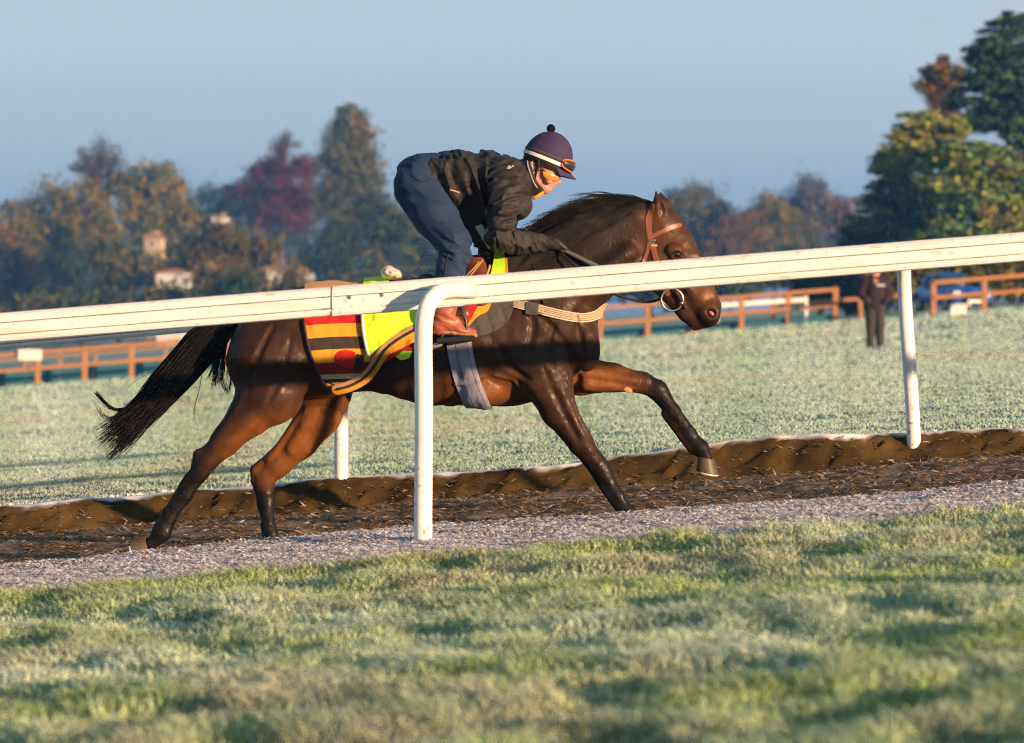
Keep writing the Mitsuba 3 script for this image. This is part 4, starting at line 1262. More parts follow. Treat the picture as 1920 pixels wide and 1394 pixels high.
# head and face
B.ell(J(1026, 302), [R(38), 0.077, R(39)], 0.02, rot=-25)
B.cone(J(1032, 320), J(1021, 349), R(22), R(14), 0.02, 1.15)
B.cone(J(1010, 338), J(1022, 353), R(13), R(10), 0.012, 0.72)
B.cone(J(1017, 356), J(1025, 355), R(6.5), R(6.5), 0.01, 0.75)
B.cone(J(1041, 328), J(1048, 341), R(3.6), R(4.4), 0.006)
B.cone(J(1040, 345), J(1048, 342), R(4), R(3.4), 0.005, 0.7)
B.cone(J(1045, 320), J(1049, 325, 0), R(5), R(4), 0.01, 0.5)
for s in (-1, 1):
    B.cone(J(1035, 318, s * 0.03), J(1046, 322, s * 0.025), R(6), R(5), 0.01)
    B.ell(J(1029, 338, s * 0.05), [R(9), 0.02, R(8)], 0.012, rot=-40)
    B.ell(J(1041, 328, s * 0.04), [R(5), 0.014, R(4)], 0.006, rot=-40, sub=True)
    B.ell(J(1000, 312, s * 0.076), [R(6.5), 0.011, R(11)], 0.006, rot=18)
    B.ell(J(1002, 312, s * 0.088), [R(3.2), 0.008, R(6.5)], 0.004, rot=18, sub=True)
B.cone(J(1035, 349.5), J(1038, 347, 0), R(3.4), R(3.2), 0.005, 0.5)
B.cone(J(1031, 354), J(1035, 352, 0), R(3.4), R(3.2), 0.005, 0.5)
B.cone(J(1036, 352), J(1033, 351, -.025), R(1.2), R(1), 0.003, 1, sub=True)
B.cone(J(1006, 325), J(985, 340), R(21), R(22), 0.02, 1.0)
# the body under the clothes
B.chain([J(975, 340), J(945, 345), J(890, 345), J(800, 330)], [R(20), R(30), R(33), R(28)], 0.05, 0.8)
for s in (-1, 1):
    B.chain([J(955, 345, s * .17), J(938, 440, s * .23), J(1005, 456, s * .13), J(1020, 457, s * .105)], [R(18), R(14), R(9.5), R(8.5)], 0.02)
    B.chain([J(785, 348, s * .1), J(845, 456, s * .27), J(836, 565, s * .33), J(838, 600, s * .345)], [R(34), R(22), R(14), R(11)], 0.03)
add(P_, B.mesh(), 'm_skin', smooth=True, label='jockey in dark jacket crouched in the stirrups over the galloping horse', category='person')


def wrinkle(S, fn, width=0.03):
    i, p = S.band(width)
    S.D[tuple(i.T)] += fn(p).astype(np.float32)


def ridged(n):
    return 1 - 2 * np.abs(n - 0.5) * 2


# trousers
Tr = SDF(J(725, 0)[[0]].tolist() + [Y0 - 0.5, EYE - 0.06], J(900, 0)[[0]].tolist() + [Y0 + 0.5, EYE + 0.82], 0.0062)
Tr.ell(J(787, 337), [R(47), 0.165, R(43)], 0.04, rot=-35)
Tr.cone(J(800, 318), J(818, 312), R(26), R(24), 0.04, 0.6)
for s in (-1, 1):
    Tr.chain([J(784, 352, s * .105), J(815, 405, s * .19), J(851, 455, s * .27)], [R(46), R(40), R(31)], 0.03)
    Tr.chain([J(851, 455, s * .27), J(853, 475, s * .285), J(846, 500, s * .3), J(838, 552, s * .33), J(838, 582, s * .34)], [R(31), R(29), R(26), R(24), R(20)], 0.015)


def jeans(p):
    u = (p[:, 0] * 0.5 + p[:, 2] * 0.86); w = (p[:, 0] * 0.86 - p[:, 2] * 0.5)
    n = meshkit.fbm(np.stack([u / 0.045, w / 0.16, p[:, 1] / 0.12], 1), 2, 121)
    knee = np.exp(-((p[:, 0] - J(845, 0)[0]) ** 2 + (p[:, 2] - J(0, 470)[2]) ** 2) / 0.07 ** 2)
    k2 = meshkit.fbm(np.stack([(p[:, 2] + 0.5 * p[:, 0]) / 0.028, p[:, 1] / 0.08, p[:, 0] / 0.1], 1), 2, 122)
    return -0.012 * (ridged(n) - 0.5) - 0.018 * knee * (ridged(k2) - 0.5)


wrinkle(Tr, jeans)
tk = add('trousers', Tr.mesh(), 'm_denim', P_, smooth=True, label='blue grey riding jeans')


def on(S, P, off, s=400.0):
    P = np.array(P, float); xz = flat(P[:, 0], P[:, 1], s)
    return np.stack([xz[:, 0], S.front(xz[:, 0], xz[:, 1], off), xz[:, 1]], 1)


sA = 388.5
add('pocket_seam', tube(on(Tr, spline([(768, 325), (778, 335), (795, 341), (806, 334)], 16), 0.001, sA), 0.0028, 6), 'm_black', tk, smooth=True)
add('leg_seam', tube(on(Tr, spline([(846, 462), (838, 490), (833, 530), (831, 555)], 20), 0.0005, 391), 0.004, 6), 'm_black', tk, smooth=True)

# jacket
Jk = SDF(J(780, 0)[[0]].tolist() + [Y0 - 0.5, EYE + 0.24], J(1035, 0)[[0]].tolist() + [Y0 + 0.5, EYE + 0.83], 0.0056)
Jk.chain([J(822, 332), J(870, 338), J(920, 340), J(955, 340)], [R(41), R(49), R(50), R(42)], 0.03, 0.66)
Jk.cone(J(845, 350), J(868, 395), R(36), R(17), 0.04, 0.62)
Jk.cone(J(900, 370), J(905, 425), R(38), R(20), 0.04, 0.62)
Jk.cone(J(945, 360), J(975, 385), R(40), R(24), 0.04, 0.66)
for s in (-1, 1):
    Jk.ell(J(945, 332, s * 0.15), [R(36), 0.075, R(34)], 0.04)
    Jk.chain([J(953, 338, s * .185), J(944, 395, s * .235), J(938, 444, s * .25)], [R(34), R(26), R(25)], 0.028)
    Jk.chain([J(938, 444, s * .25), J(972, 454, s * .19), J(1014, 455, s * .125)], [R(25), R(20), R(14.5)], 0.02)
Jk.cone(J(890, 395, .08), J(912, 455, .12), R(32), R(22), 0.03)
# collar standing round the neck
Jk.cone(J(968, 335), J(1000, 330), R(38), R(36), 0.02, 0.95)
Jk.ell(J(1046, 307), [R(50), 0.4, R(58)], 0.004, sub=True)
Jk.cone(J(985, 331), J(1020, 322), R(27), R(30), 0.004, 0.95, sub=True)
Jk.cone(J(990, 346), J(1006, 358), R(15), R(8), 0.01, 0.6)


def folds(p):
    px, pz = 960 + p[:, 0] * PXM, 586 + (EYE - p[:, 2]) * PXM
    # pulls running from the armpit across the back to the waist
    ax, az = px - 950, pz - 330
    ang = np.arctan2(az, ax)
    rad = np.hypot(ax, az)
    n1 = meshkit.fbm(np.stack([ang * 5.5, rad / 150, p[:, 1] / 0.22], 1), 2, 131)
    slant = (px * 0.93 - pz * 0.37)
    n2 = meshkit.fbm(np.stack([slant / 21, (pz + px * 0.4) / 75, p[:, 1] / 0.15], 1), 2, 132)
    arm = ((px > 915) & (p[:, 1] < Y0 - 0.16)) | ((px > 915) & (p[:, 1] > Y0 + 0.16)) | (pz > 425)
    n3 = meshkit.fbm(np.stack([(pz + 0.25 * px) / 13, px / 34, p[:, 1] / 0.1], 1), 2, 133)
    n4 = meshkit.fbm(np.stack([(px - 0.3 * pz) / 11, pz / 40, p[:, 1] / 0.1], 1), 2, 134)
    fore = sm(430, 446, pz) * (px > 930)
    armf = n3 * (1 - fore) + n4 * fore
    torso = 0.028 * (ridged(n2) - 0.45) + 0.012 * (ridged(n1) - 0.5)
    return -np.where(arm, 0.024 * (ridged(armf) - 0.45), torso * sm(1000, 960, px))


wrinkle(Jk, folds)
jk = add('jacket', Jk.mesh(), 'm_jacket', P_, smooth=True, label='dark brown black weatherproof jacket')
add('piping', tube(on(Jk, spline([(989, 299), (990, 309), (994, 322), (999, 336), (1008, 350)], 24), 0.003, 390.0), 0.0042, 8), 'm_girth', jk, smooth=True, label='pale piping along the collar')
c = tube(spline([J(999, 373, -.03), J(1006, 369, -.04), J(1014, 364, -.035), J(1018, 361, -.02)], 12), np.r_[0.005, np.full(10, 0.009), 0.006], 10)
add('collar_lining', c, 'm_amber', jk, smooth=True, label='amber lining inside the collar')
# small pale leaf-shaped emblem on the shoulder
import shapely
em = shapely.Polygon([(0, 0), (0.018, -0.004), (0.026, 0.012), (0.021, 0.02), (0.026, 0.028), (0.012, 0.027), (0.004, 0.016)])
m = trimesh.creation.extrude_polygon(em, 0.003, engine='earcut')
m.apply_transform(trimesh.transformations.rotation_matrix(np.pi / 2, [1, 0, 0]))
q = on(Jk, [(956, 311)], 0.002, 391)[0]
m.apply_transform(trimesh.transformations.rotation_matrix(math.radians(-12), [0, 1, 0]))
q0 = on(Jk, [(950, 316), (963, 316), (956, 306)], 0.003, 391)
nrm = np.cross(q0[1] - q0[0], q0[2] - q0[0]); nrm /= np.linalg.norm(nrm)
R0 = trimesh.geometry.align_vectors([0, -1, 0], nrm if nrm[1] < 0 else -nrm)
m.apply_translation(-m.centroid); m.apply_transform(R0); m.apply_translation(q0.mean(0))
add('emblem', m, 'm_cream_pale', jk, smooth=False, label='small pale emblem on the shoulder')
add('zip', tube(on(Jk, [(843, 355), (852, 357), (861, 360)], 0.002, 391), 0.0042, 6), 'm_tan', jk, smooth=True, label='pale pocket zip')
for a, b in (((1010, 444), (1015, 463)),):
    add('cuff', tube([J(1012, 455, -.127), J(1017.5, 455.5, -.118)], R(13.2), 16), 'm_orange_frame', jk, smooth=True, label='reddish cuff lining')

# gloves with fingers closed round rein and whip
WA, WB = J(1030, 456, -.13), J(1117, 499, -.165)
wd = (WB - WA) / np.linalg.norm(WB - WA)
for s in (-1, 1):
    G = SDF(J(1000, 0)[[0]].tolist() + [Y0 + min(s * .03, s * .26), EYE + 0.2], J(1085, 0)[[0]].tolist() + [Y0 + max(s * .03, s * .26), EYE + 0.42], 0.0032)
    o = s * 0.125
    G.cone(J(1014, 456, o), J(1026, 457, o), R(9.5), R(11.5), 0.01)
    G.cone(J(1026, 456, o + s * .012), J(1044, 459, o + s * .02), R(11), R(10.5), 0.014, 1.15)
    for k in range(4):
        t = k / 3
        kx, ky, ko = 1041 + 12 * t, 451 + 8.5 * t, o + s * (.03 - 0.004 * k)
        r1 = R(4.3 - 0.35 * abs(k - 1))
        kn = J(kx, ky, ko)
        p1 = J(kx + 7.5, ky + 6 + t, ko + s * 0.006)
        p2 = J(kx + 6, ky + 13, ko - s * .014)
        p3 = J(kx - 2, ky + 12.5, ko - s * .028)
        G.cone(J(1030, 454 + 4 * t, o + s * .012), kn, R(6), r1 * 1.05, 0.006)
        G.chain([kn, p1, p2, p3], [r1 * 1.06, r1, r1 * .93, r1 * .85], 0.0035)
    G.chain([J(1026, 451, o - s * .012), J(1040, 449, o - s * .035), J(1052, 456, o - s * .035)], [R(6), R(5), R(4)], 0.006)
    wrinkle(G, lambda p: 0.0025 * (meshkit.fbm(p / 0.012, 2, 141) - 0.5), 0.012)
    add('glove', G.mesh(), 'm_glove', P_, smooth=True, label='black glove gripping rein and whip' if s < 0 else 'black glove on the far rein')

# boots
for s in (-1, 1):
    Bt = SDF(J(795, 0)[[0]].tolist() + [Y0 + min(s * .26, s * .46), EYE - 0.16], J(905, 0)[[0]].tolist() + [Y0 + max(s * .26, s * .46), EYE + 0.12], 0.0052)
    o = s * 0.36
    Bt.chain([J(838, 560, o), J(832, 590, o), J(824, 610, o)], [R(22), R(21), R(17)], 0.02)
    Bt.cone(J(822, 613, o), J(856, 615, o), R(14), R(12), 0.025, 1.0)
    Bt.cone(J(840, 600, o), J(868, 617, o), R(16), R(9), 0.02, 1.05)
    Bt.cone(J(862, 618, o), J(888, 624, o), R(10), R(6.5), 0.02, 0.85)
    wrinkle(Bt, lambda p: -0.006 * (ridged(meshkit.fbm(np.stack([p[:, 0] / 0.08, p[:, 1] / 0.08, (p[:, 2] + 0.4 * p[:, 0]) / 0.03], 1), 2, 151)) - 0.5))
    bt = add('boot', Bt.mesh(), 'm_boot', P_, smooth=True, label='reddish brown ankle boot' if s < 0 else None)
    So = SDF(J(795, 0)[[0]].tolist() + [Y0 + min(s * .26, s * .46), EYE - 0.2], J(905, 0)[[0]].tolist() + [Y0 + max(s * .26, s * .46), EYE + 0.0], 0.0052)
    So.chain([J(815, 622, o), J(850, 624, o), J(890, 629, o)], [R(6), R(5), R(5)], 0.01, 0.45)
    add('sole', So.mesh(), 'm_boot_toe', bt, smooth=True)

# helmet: local frame, forward and up tilted with the head
hc, fw, hu = J(1027, 298), np.array([math.cos(math.radians(22)), 0, -math.sin(math.radians(22))]), np.array([math.sin(math.radians(22)), 0, math.cos(math.radians(22))])
M = np.eye(4); M[:3, 0], M[:3, 1], M[:3, 2], M[:3, 3] = fw, [0, 1, 0], hu, hc


def head(m):
    m = m.copy() if isinstance(m, trimesh.Trimesh) else trimesh.Trimesh(m[0], m[1], process=False)
    m.apply_transform(M)
    return m


def dome(rx, ry, rz, lo, hi, n=64, rows=24, gore=0.0):
    """a belt of an ellipsoid between the heights lo and hi, with shallow seams"""
    t = np.linspace(math.asin(max(lo / rz, -1)), math.asin(min(hi / rz, 1)), rows); a = np.linspace(0, 2 * np.pi, n + 1)[:-1]
    g = 1 - gore * np.exp(-(np.abs(((a / (np.pi / 3)) % 1) - 0.5) - 0.5) ** 2 / 0.0012)
    v = np.stack([rx * np.cos(t)[:, None] * (np.cos(a) * g)[None], ry * np.cos(t)[:, None] * (np.sin(a) * g)[None], rz * np.sin(t)[:, None] + 0 * a[None]], -1).reshape(-1, 3)
    i = (np.arange(rows - 1)[:, None] * n); j = np.arange(n)[None]; k = (j + 1) % n
    q = np.stack([i + j, i + k, i + n + k, i + n + j], -1).reshape(-1, 4)
    return v, np.vstack([q[:, [0, 1, 2]], q[:, [0, 2, 3]]])


hm = add('helmet', head(dome(0.121, 0.1, 0.135, -0.012, 0.13499, 96, 30, 0.02)), 'm_helmet', P_, smooth=True, label='purple navy silk covered riding helmet')
add('skull_rim', head(dome(0.119, 0.098, 0.132, -0.042, -0.008, 64, 8)), 'm_black', hm, smooth=True)
add('white_band', head(dome(0.1245, 0.1035, 0.138, -0.016, 0.001, 64, 6)), 'm_white_band', hm, smooth=True, label='white elastic band round the helmet')
add('goggle_strap', head(dome(0.1235, 0.1025, 0.137, 0.012, 0.02, 64, 4)), 'm_quilt', hm, smooth=True)
add('peak_band', head(dome(0.1225, 0.1015, 0.136, 0.003, 0.013, 64, 4)), 'm_helmet_dark', hm, smooth=True)
# peak: a curved shell out from the front rim
a = np.linspace(-1.0, 1.0, 33); rws = np.linspace(0, 1, 9)
pk = []
for t in rws:
    x = 0.113 * np.cos(a) + t * 0.052 * np.cos(a) ** 1.5; y = 0.098 * np.sin(a) * (1 - 0.08 * t); z = -0.018 - 0.022 * t - 0.014 * np.sin(a) ** 2 + 0 * a
    pk.append(np.stack([x, y, z], 1))
top = np.concatenate(pk); bot = top - [0, 0, 0.005]
n = len(a); i = (np.arange(len(rws) - 1)[:, None] * n + np.arange(n - 1)[None]).ravel()
q = np.stack([i, i + n, i + n + 1, i + 1], 1); nv = len(top)
rim = np.r_[np.arange(0), (len(rws) - 1) * n + np.arange(n - 1)]
f = np.vstack([q, (q + nv)[:, ::-1], np.stack([rim, rim + nv, rim + nv + 1, rim + 1], 1)])
m = trimesh.Trimesh(np.vstack([top, bot]), np.vstack([f[:, [0, 1, 2]], f[:, [0, 2, 3]]]), process=False)
add('peak', head(m), 'm_helmet', hm, smooth=40)
# pompom of short yarn
rr = np.random.default_rng(5); d = rr.normal(size=(420, 3)); d /= np.linalg.norm(d, axis=1, keepdims=True)
pc = np.array([-0.041, 0, 0.142])
L = np.linspace(0.0, 0.021, 4)[None, :, None] * rr.uniform(0.85, 1.1, (420, 1, 1))
pv, pf = strands(pc + d[:, None] * L, np.full((420, 4), 0.0016))
pm = trimesh.util.concatenate([trimesh.Trimesh(pv, pf, process=False), trimesh.creation.icosphere(2, 0.0165).apply_translation(pc)])
add('pompom', head(pm), 'm_pompom', hm, smooth=True)
# goggles pushed up on the front of the helmet
def wrap(a0, a1, zc, hh, r0, bulge, n=28, rows=9, ry=None):
    a = np.linspace(a0, a1, n); t = np.linspace(-1, 1, rows)
    A, Tt = np.meshgrid(a, t)
    w = np.sqrt(np.clip(1 - ((A - (a0 + a1) / 2) / ((a1 - a0) / 2)) ** 4, 0, 1))
    z = zc + hh * Tt * (0.25 + 0.75 * w)
    rr_ = r0 + bulge * np.sqrt(np.clip(1 - 0.85 * Tt ** 2, 0, 1)) * w
    v = np.stack([(0.121 + rr_) * np.cos(A) * np.sqrt(np.clip(1 - (z / .135) ** 2, 0.2, 1)), (0.1 + rr_) * np.sin(A) * np.sqrt(np.clip(1 - (z / .135) ** 2, 0.2, 1)), z], -1).reshape(-1, 3)
    i = (np.arange(rows - 1)[:, None] * n + np.arange(n - 1)[None]).ravel()
    q = np.stack([i, i + 1, i + n + 1, i + n], 1)
    return v, np.vstack([q[:, [0, 1, 2]], q[:, [0, 2, 3]]])


gg = add('goggles', head(wrap(-0.98, 0.98, 0.006, 0.025, 0.004, 0.017)), 'm_dark_lens', hm, smooth=True, label='racing goggles pushed up on the helmet')
for s in (-1, 1):
    a = np.linspace(-0.98, 0.98, 30); w = np.sqrt(np.clip(1 - (a / 0.98) ** 4, 0, 1))
    z = 0.006 + s * 0.026 * (0.25 + 0.75 * w)
    ln = np.stack([(0.128 + 0.006 * w) * np.cos(a), (0.107 + 0.006 * w) * np.sin(a), z], 1)
    add('goggle_frame', head(tube(ln, 0.0048, 8)), 'm_orange_frame', hm, smooth=True)
# chin strap
for s in (-1, 1):
    q = spline([J(1009, 300, s * .1), J(1007, 318, s * .092), J(1003, 332, s * .078), J(1008, 350, s * .05), J(1018, 364, s * .02)], 24)
    q[:, 1] = np.minimum(q[:, 1], B.front(q[:, 0], q[:, 2], 0.003)) if s < 0 else q[:, 1]
    add('chin_strap', tube(q, 0.0065, 8), 'm_black', hm, smooth=True)
# orange wrap-round glasses
gl = None
for s in (-1, 1):
    c = J(1033, 328, s * 0.042)
    u = np.linspace(-1, 1, 15); w = np.linspace(-1, 1, 11)
    U, V = np.meshgrid(u, w)
    el = 1 - 0.12 * np.abs(U * V)
    x = c[0] + R(15) * U * el * 0.98 + R(4.5) * V * -0.4
    z = c[2] + R(10.5) * V * el - R(3.5) * U * 0.9
    y = c[1] + s * (0.028 - 0.026 * ((U + 1) / 2) ** 2) + s * 0.006 * (1 - V * V)
    if s < 0:
        y = np.minimum(y, Y0 - 0.006)
    v = np.stack([x, y, z], -1).reshape(-1, 3)
    m_ = (U ** 4 + V ** 4).reshape(-1)
    i = (np.arange(10)[:, None] * 15 + np.arange(14)[None]).ravel()
    q = np.stack([i, i + 1, i + 16, i + 15], 1)
    f = np.vstack([q[:, [0, 1, 2]], q[:, [0, 2, 3]]])
    v, f = clip(v, f, 1.15 - m_)
    k = add('glasses', (v, f), 'm_orange_lens', P_, smooth=True, label='orange tinted riding glasses')
    th = np.linspace(0, 2 * np.pi, 33)
    uu, vv = np.sign(np.cos(th)) * np.abs(np.cos(th)) ** 0.6, np.sign(np.sin(th)) * np.abs(np.sin(th)) ** 0.6
    x = c[0] + R(15) * uu + R(4.5) * vv * -0.4; z = c[2] + R(10.5) * vv - R(3.5) * uu * 0.9
    y = c[1] + s * (0.029 - 0.026 * ((uu + 1) / 2) ** 2)
    if s < 0:
        y = np.minimum(y, Y0 - 0.006)
    add('glasses_frame', tube(np.stack([x, y, z], 1), 0.0028, 6, caps=False), 'm_boot', k, smooth=True)
    add('temple', tube([J(1023, 322, s * .074), J(1012, 315, s * .085), J(1003, 309, s * .084)], 0.0032, 6), 'm_black', k, smooth=True)

# the whip: handle out of the near fist, flap showing behind the near arm
wh = thing('whip', 'grey riding whip held in the near glove along the neck', 'whip')
hnd = tube([WA - wd * 0.05, WA, WA + wd * 0.1, WB - wd * 0.012, WB], [R(3.2), R(3.4), R(4.0), R(5.0), R(5.2)], 16)
add('handle', hnd, 'm_whip', wh, smooth=30)
add('cap', tube([WB, WB + wd * 0.01], R(5.4), 16), 'm_grey_metal', wh, smooth=30)
sh = spline([WA - wd * 0.04, J(1000, 452, -.09), J(950, 456, -.05), J(921, 466, -.12)], 24)
add('shaft', tube(sh, np.linspace(0.007, 0.0055, 24), 8), 'm_black', wh, smooth=True)
fl = spline([J(919, 466, -.13), J(911, 450, -.16), J(903, 434, -.18), J(897, 423, -.19)], 12)
v = np.concatenate([np.stack([fl + np.array([w, 0, w * 0.4]) * np.linspace(0.009, 0.017, 12)[:, None] + np.array([0, o, 0]) for w in (-1, 1)], 1).reshape(-1, 3) for o in (-0.002, 0.002)])
i = np.arange(11) * 2
q = np.stack([i, i + 1, i + 3, i + 2], 1)
sidef = np.vstack([np.stack([i, i + 2, i + 26, i + 24], 1), np.stack([i + 1, i + 25, i + 27, i + 3], 1), [[22, 23, 47, 46], [0, 24, 25, 1]]])
q = np.vstack([q, q[:, ::-1] + 24, sidef])
add('flap', trimesh.Trimesh(v, np.vstack([q[:, [0, 1, 2]], q[:, [0, 2, 3]]]), process=False), 'm_flap', wh, smooth=False, label='pale grey green flap')

# ------------------------------------------------------------------ trees, bushes, houses, fences, bystander, car
def leaves(lobes, n, size, cols, seed, flat_=0.0, droop=0.0, shell=0.3, clumps=0):
    """leaf-sized faces through the crown's lobes (centre, radii)"""
    r = np.random.default_rng(seed)
    C = np.array([l[0] for l in lobes]); Rr = np.array([l[1] for l in lobes])
    w = (Rr[:, 0] * Rr[:, 2]) ** 1.0; w = w / w.sum()
    # each lobe breaks into twig clumps
    n = int(n * (1.15 if flat_ else 1.7)); size = size * 1.2; cols = np.array(cols) * (1.15 if flat_ else 0.75)
    shell = 0.5 if flat_ else shell
    k = max(8, n // (40 if flat_ else 50))
    li = r.choice(len(lobes), k, p=w)
    d = r.normal(size=(k, 3)); d /= np.linalg.norm(d, axis=1, keepdims=True)
    rad = (shell + (1 - shell) * r.random(k) ** 0.6) * r.uniform(0.85, 1.12, k)
    cc = C[li] + d * rad[:, None] * Rr[li]
    cs = Rr[li].mean(1) * (r.uniform(0.1, 0.22, k) if flat_ else r.uniform(0.14, 0.32, k))
    ci = r.choice(k, n)
    p = cc[ci] + r.normal(size=(n, 3)) * cs[ci][:, None] * (np.array([1.5, 1.3, 0.32]) if flat_ else np.array([1, 1, 0.8]))
    nrm = d[ci] * 0.7 + r.normal(size=(n, 3)); nrm[:, 2] += 0.3 + flat_
    nrm /= np.linalg.norm(nrm, axis=1, keepdims=True)
    a = np.cross(nrm, r.normal(size=(n, 3))); a /= np.linalg.norm(a, axis=1, keepdims=True)
    b = np.cross(nrm, a)
    s = size * r.uniform(0.6, 1.4, n)[:, None]
    v = np.stack([p - a * s * 0.5, p + b * s * 0.32, p + a * s * 0.5, p - b * s * 0.32], 1).reshape(-1, 3)
    q = np.arange(n)[:, None] * 4
    f = np.concatenate([q + [0, 1, 2], q + [0, 2, 3]])
    cols = np.array(cols)
    base = cols[r.integers(0, len(cols), k)] * r.uniform(0.75, 1.25, (k, 1))
    c = base[ci] * r.uniform(0.8, 1.2, (n, 1))
    return v, f, np.repeat(np.clip(c, 0, 0.8), 4, 0)


def tree(key, lobes_px, Y, n, size, cols, label, group=None, category='tree', trunk_px=None, seed=1, flat_=0.0, twigs=0, trunk_r=0.22, trunk_mat='m_bark', depth=0.85):
    s = F_PX / Y
    r = np.random.default_rng(seed + 500)
    lobes = [(W(x, y, Y + r.uniform(-0.25, 0.25) * rx / s), np.array([rx, rx * depth, ry]) / s) for x, y, rx, ry in lobes_px]
    t = thing(key, label, category, group)
    if n:
        v, f, c = leaves(lobes, n, size, cols, seed, flat_)
        add('crown', (v, f), 'm_leaf', t, smooth=False, color=c)
    tx = trunk_px if trunk_px is not None else np.average([l[0] for l in lobes_px], weights=[l[2] for l in lobes_px])
    bx_ = W(tx, 600, Y)[0]
    zb = hill(bx_, Y)
    topl = max(lobes, key=lambda l: l[0][2])
    ztop = topl[0][2]
    path = spline([[bx_, Y, zb - 0.6], [bx_ + 0.05, Y, zb + 0.35 * (ztop - zb)], [0.5 * (bx_ + topl[0][0]), Y, zb + 0.7 * (ztop - zb)], [topl[0][0], Y, ztop]], 14)
    parts = [tube(path, np.linspace(trunk_r, 0.05, 14), 8)]
    for c, rd in lobes:
        a = path[int(r.integers(4, 10))]
        if np.linalg.norm(c - a) > 0.4:
            m = (a + c) / 2 + [0, 0, 0.12 * np.linalg.norm(c - a)]
            parts.append(tube(spline([a, m, c], 8), np.linspace(trunk_r * 0.45, 0.03, 8), 6))
    if twigs:
        P = []
        for c, rd in lobes:
            for _ in range(twigs):
                a = path[int(r.integers(6, 13))]
                d = r.normal(size=3); d[2] = abs(d[2]) + 0.2; d /= np.linalg.norm(d)
                e = c + d * rd * r.uniform(0.7, 1.05)
                m = c + (a - c) * 0.4 + r.normal(0, 0.1, 3) * rd
                P.append(spline([a, m, e], 8))
        P = np.array(P)
        v, f = strands(P, np.linspace(0.09, 0.02, 8)[None] * r.uniform(0.6, 1.2, (len(P), 1)))
        parts.append(trimesh.Trimesh(v, f, process=False))
    add('trunk', cat(parts), trunk_mat, t, smooth=True)
    return t


OAK = [(0.2, 0.155, 0.03), (0.25, 0.18, 0.035), (0.15, 0.145, 0.04), (0.1, 0.125, 0.035)]
RUST = [(0.18, 0.105, 0.03), (0.15, 0.09, 0.03), (0.13, 0.095, 0.035)]
DARKG = [(0.032, 0.07, 0.035), (0.05, 0.085, 0.035), (0.025, 0.055, 0.04)]
OLIVE = [(0.14, 0.125, 0.04), (0.11, 0.115, 0.04), (0.18, 0.14, 0.05), (0.08, 0.1, 0.04)]
WINE = [(0.11, 0.03, 0.032), (0.09, 0.03, 0.03), (0.13, 0.05, 0.035)]
PINE = [(0.1, 0.17, 0.05), (0.06, 0.12, 0.05), (0.15, 0.21, 0.05)]
LIME = [(0.21, 0.23, 0.05), (0.16, 0.19, 0.045), (0.25, 0.25, 0.06)]
MIX = [(0.13, 0.11, 0.045), (0.08, 0.1, 0.04), (0.18, 0.12, 0.045), (0.1, 0.08, 0.035)]
GREYP = [(0.12, 0.1, 0.1), (0.1, 0.09, 0.1), (0.13, 0.1, 0.085)]

TL = 390.0
tree('broadleaf_tree', [(100, 400, 70, 60), (45, 420, 50, 60), (160, 400, 60, 60), (200, 440, 55, 60), (90, 470, 80, 60)], TL, 6000, 0.42, OAK, 'broad russet brown autumn tree near the left edge of the picture', seed=1)
tree('bare_tree', [(185, 290, 40, 34), (160, 315, 30, 30), (215, 310, 28, 28)], TL + 25, 500, 0.3, GREYP, 'nearly bare grey twigged tree rising above the russet trees', twigs=70, seed=2, trunk_px=185)
tree('broadleaf_tree', [(280, 345, 55, 44), (320, 365, 34, 34), (240, 355, 40, 40), (275, 385, 62, 46), (285, 430, 60, 44), (330, 410, 44, 40)], TL + 10, 4600, 0.42, OAK, 'golden brown domed tree right of the bare tree', seed=3)
tree('conifer_tree', [(118, 470, 30, 50), (118, 520, 50, 50), (120, 570, 64, 46)], TL - 60, 4200, 0.36, DARKG, 'dark green pointed conifer in front of the russet tree', seed=4)
tree('broadleaf_tree', [(20, 500, 55, 60), (20, 560, 60, 50), (-30, 450, 50, 50)], TL - 40, 4200, 0.4, MIX, 'mottled olive brown tree at the far left edge', seed=5)
tree('broadleaf_tree', [(200, 480, 50, 50), (225, 540, 60, 50), (180, 560, 50, 40), (285, 512, 42, 36)], TL - 50, 4200, 0.38, OLIVE, 'olive green tree between the conifer and the pale houses', seed=6)
tree('broadleaf_tree', [(390, 395, 50, 44), (340, 415, 50, 44), (440, 385, 50, 40), (500, 390, 56, 46), (560, 380, 50, 50), (410, 440, 80, 40), (520, 440, 80, 40), (320, 450, 70, 44), (270, 480, 60, 50), (360, 490, 80, 40)], TL + 60, 10500, 0.45, DARKG, 'wide dark blue green tree belt in the middle of the left skyline', seed=7)
tree('copper_tree', [(530, 310, 50, 30), (490, 325, 34, 28), (575, 318, 34, 26), (455, 350, 34, 22), (530, 355, 70, 34), (540, 400, 80, 40)], TL + 30, 4200, 0.38, WINE, 'wine red domed tree beside the tall conifer', seed=8)
tree('bare_tree', [(527, 268, 28, 20)], TL + 55, 200, 0.3, GREYP, 'bare tree top behind the wine red tree', twigs=70, seed=9, trunk_px=527)
tree('conifer_tree', [(655, 215, 28, 28), (660, 250, 40, 34), (655, 290, 46, 38), (672, 330, 48, 44), (630, 300, 34, 30), (675, 380, 50, 46), (640, 370, 52, 50)], TL, 8200, 0.4, OLIVE, 'tall olive brown tower of a tree left of the rider', seed=10)
tree('broadleaf_tree', [(700, 420, 60, 50), (750, 450, 55, 50), (650, 440, 60, 50), (800, 480, 50, 50), (690, 500, 80, 50)], TL - 30, 6500, 0.4, DARKG + OLIVE, 'dark green bushy tree behind the saddle', seed=11)
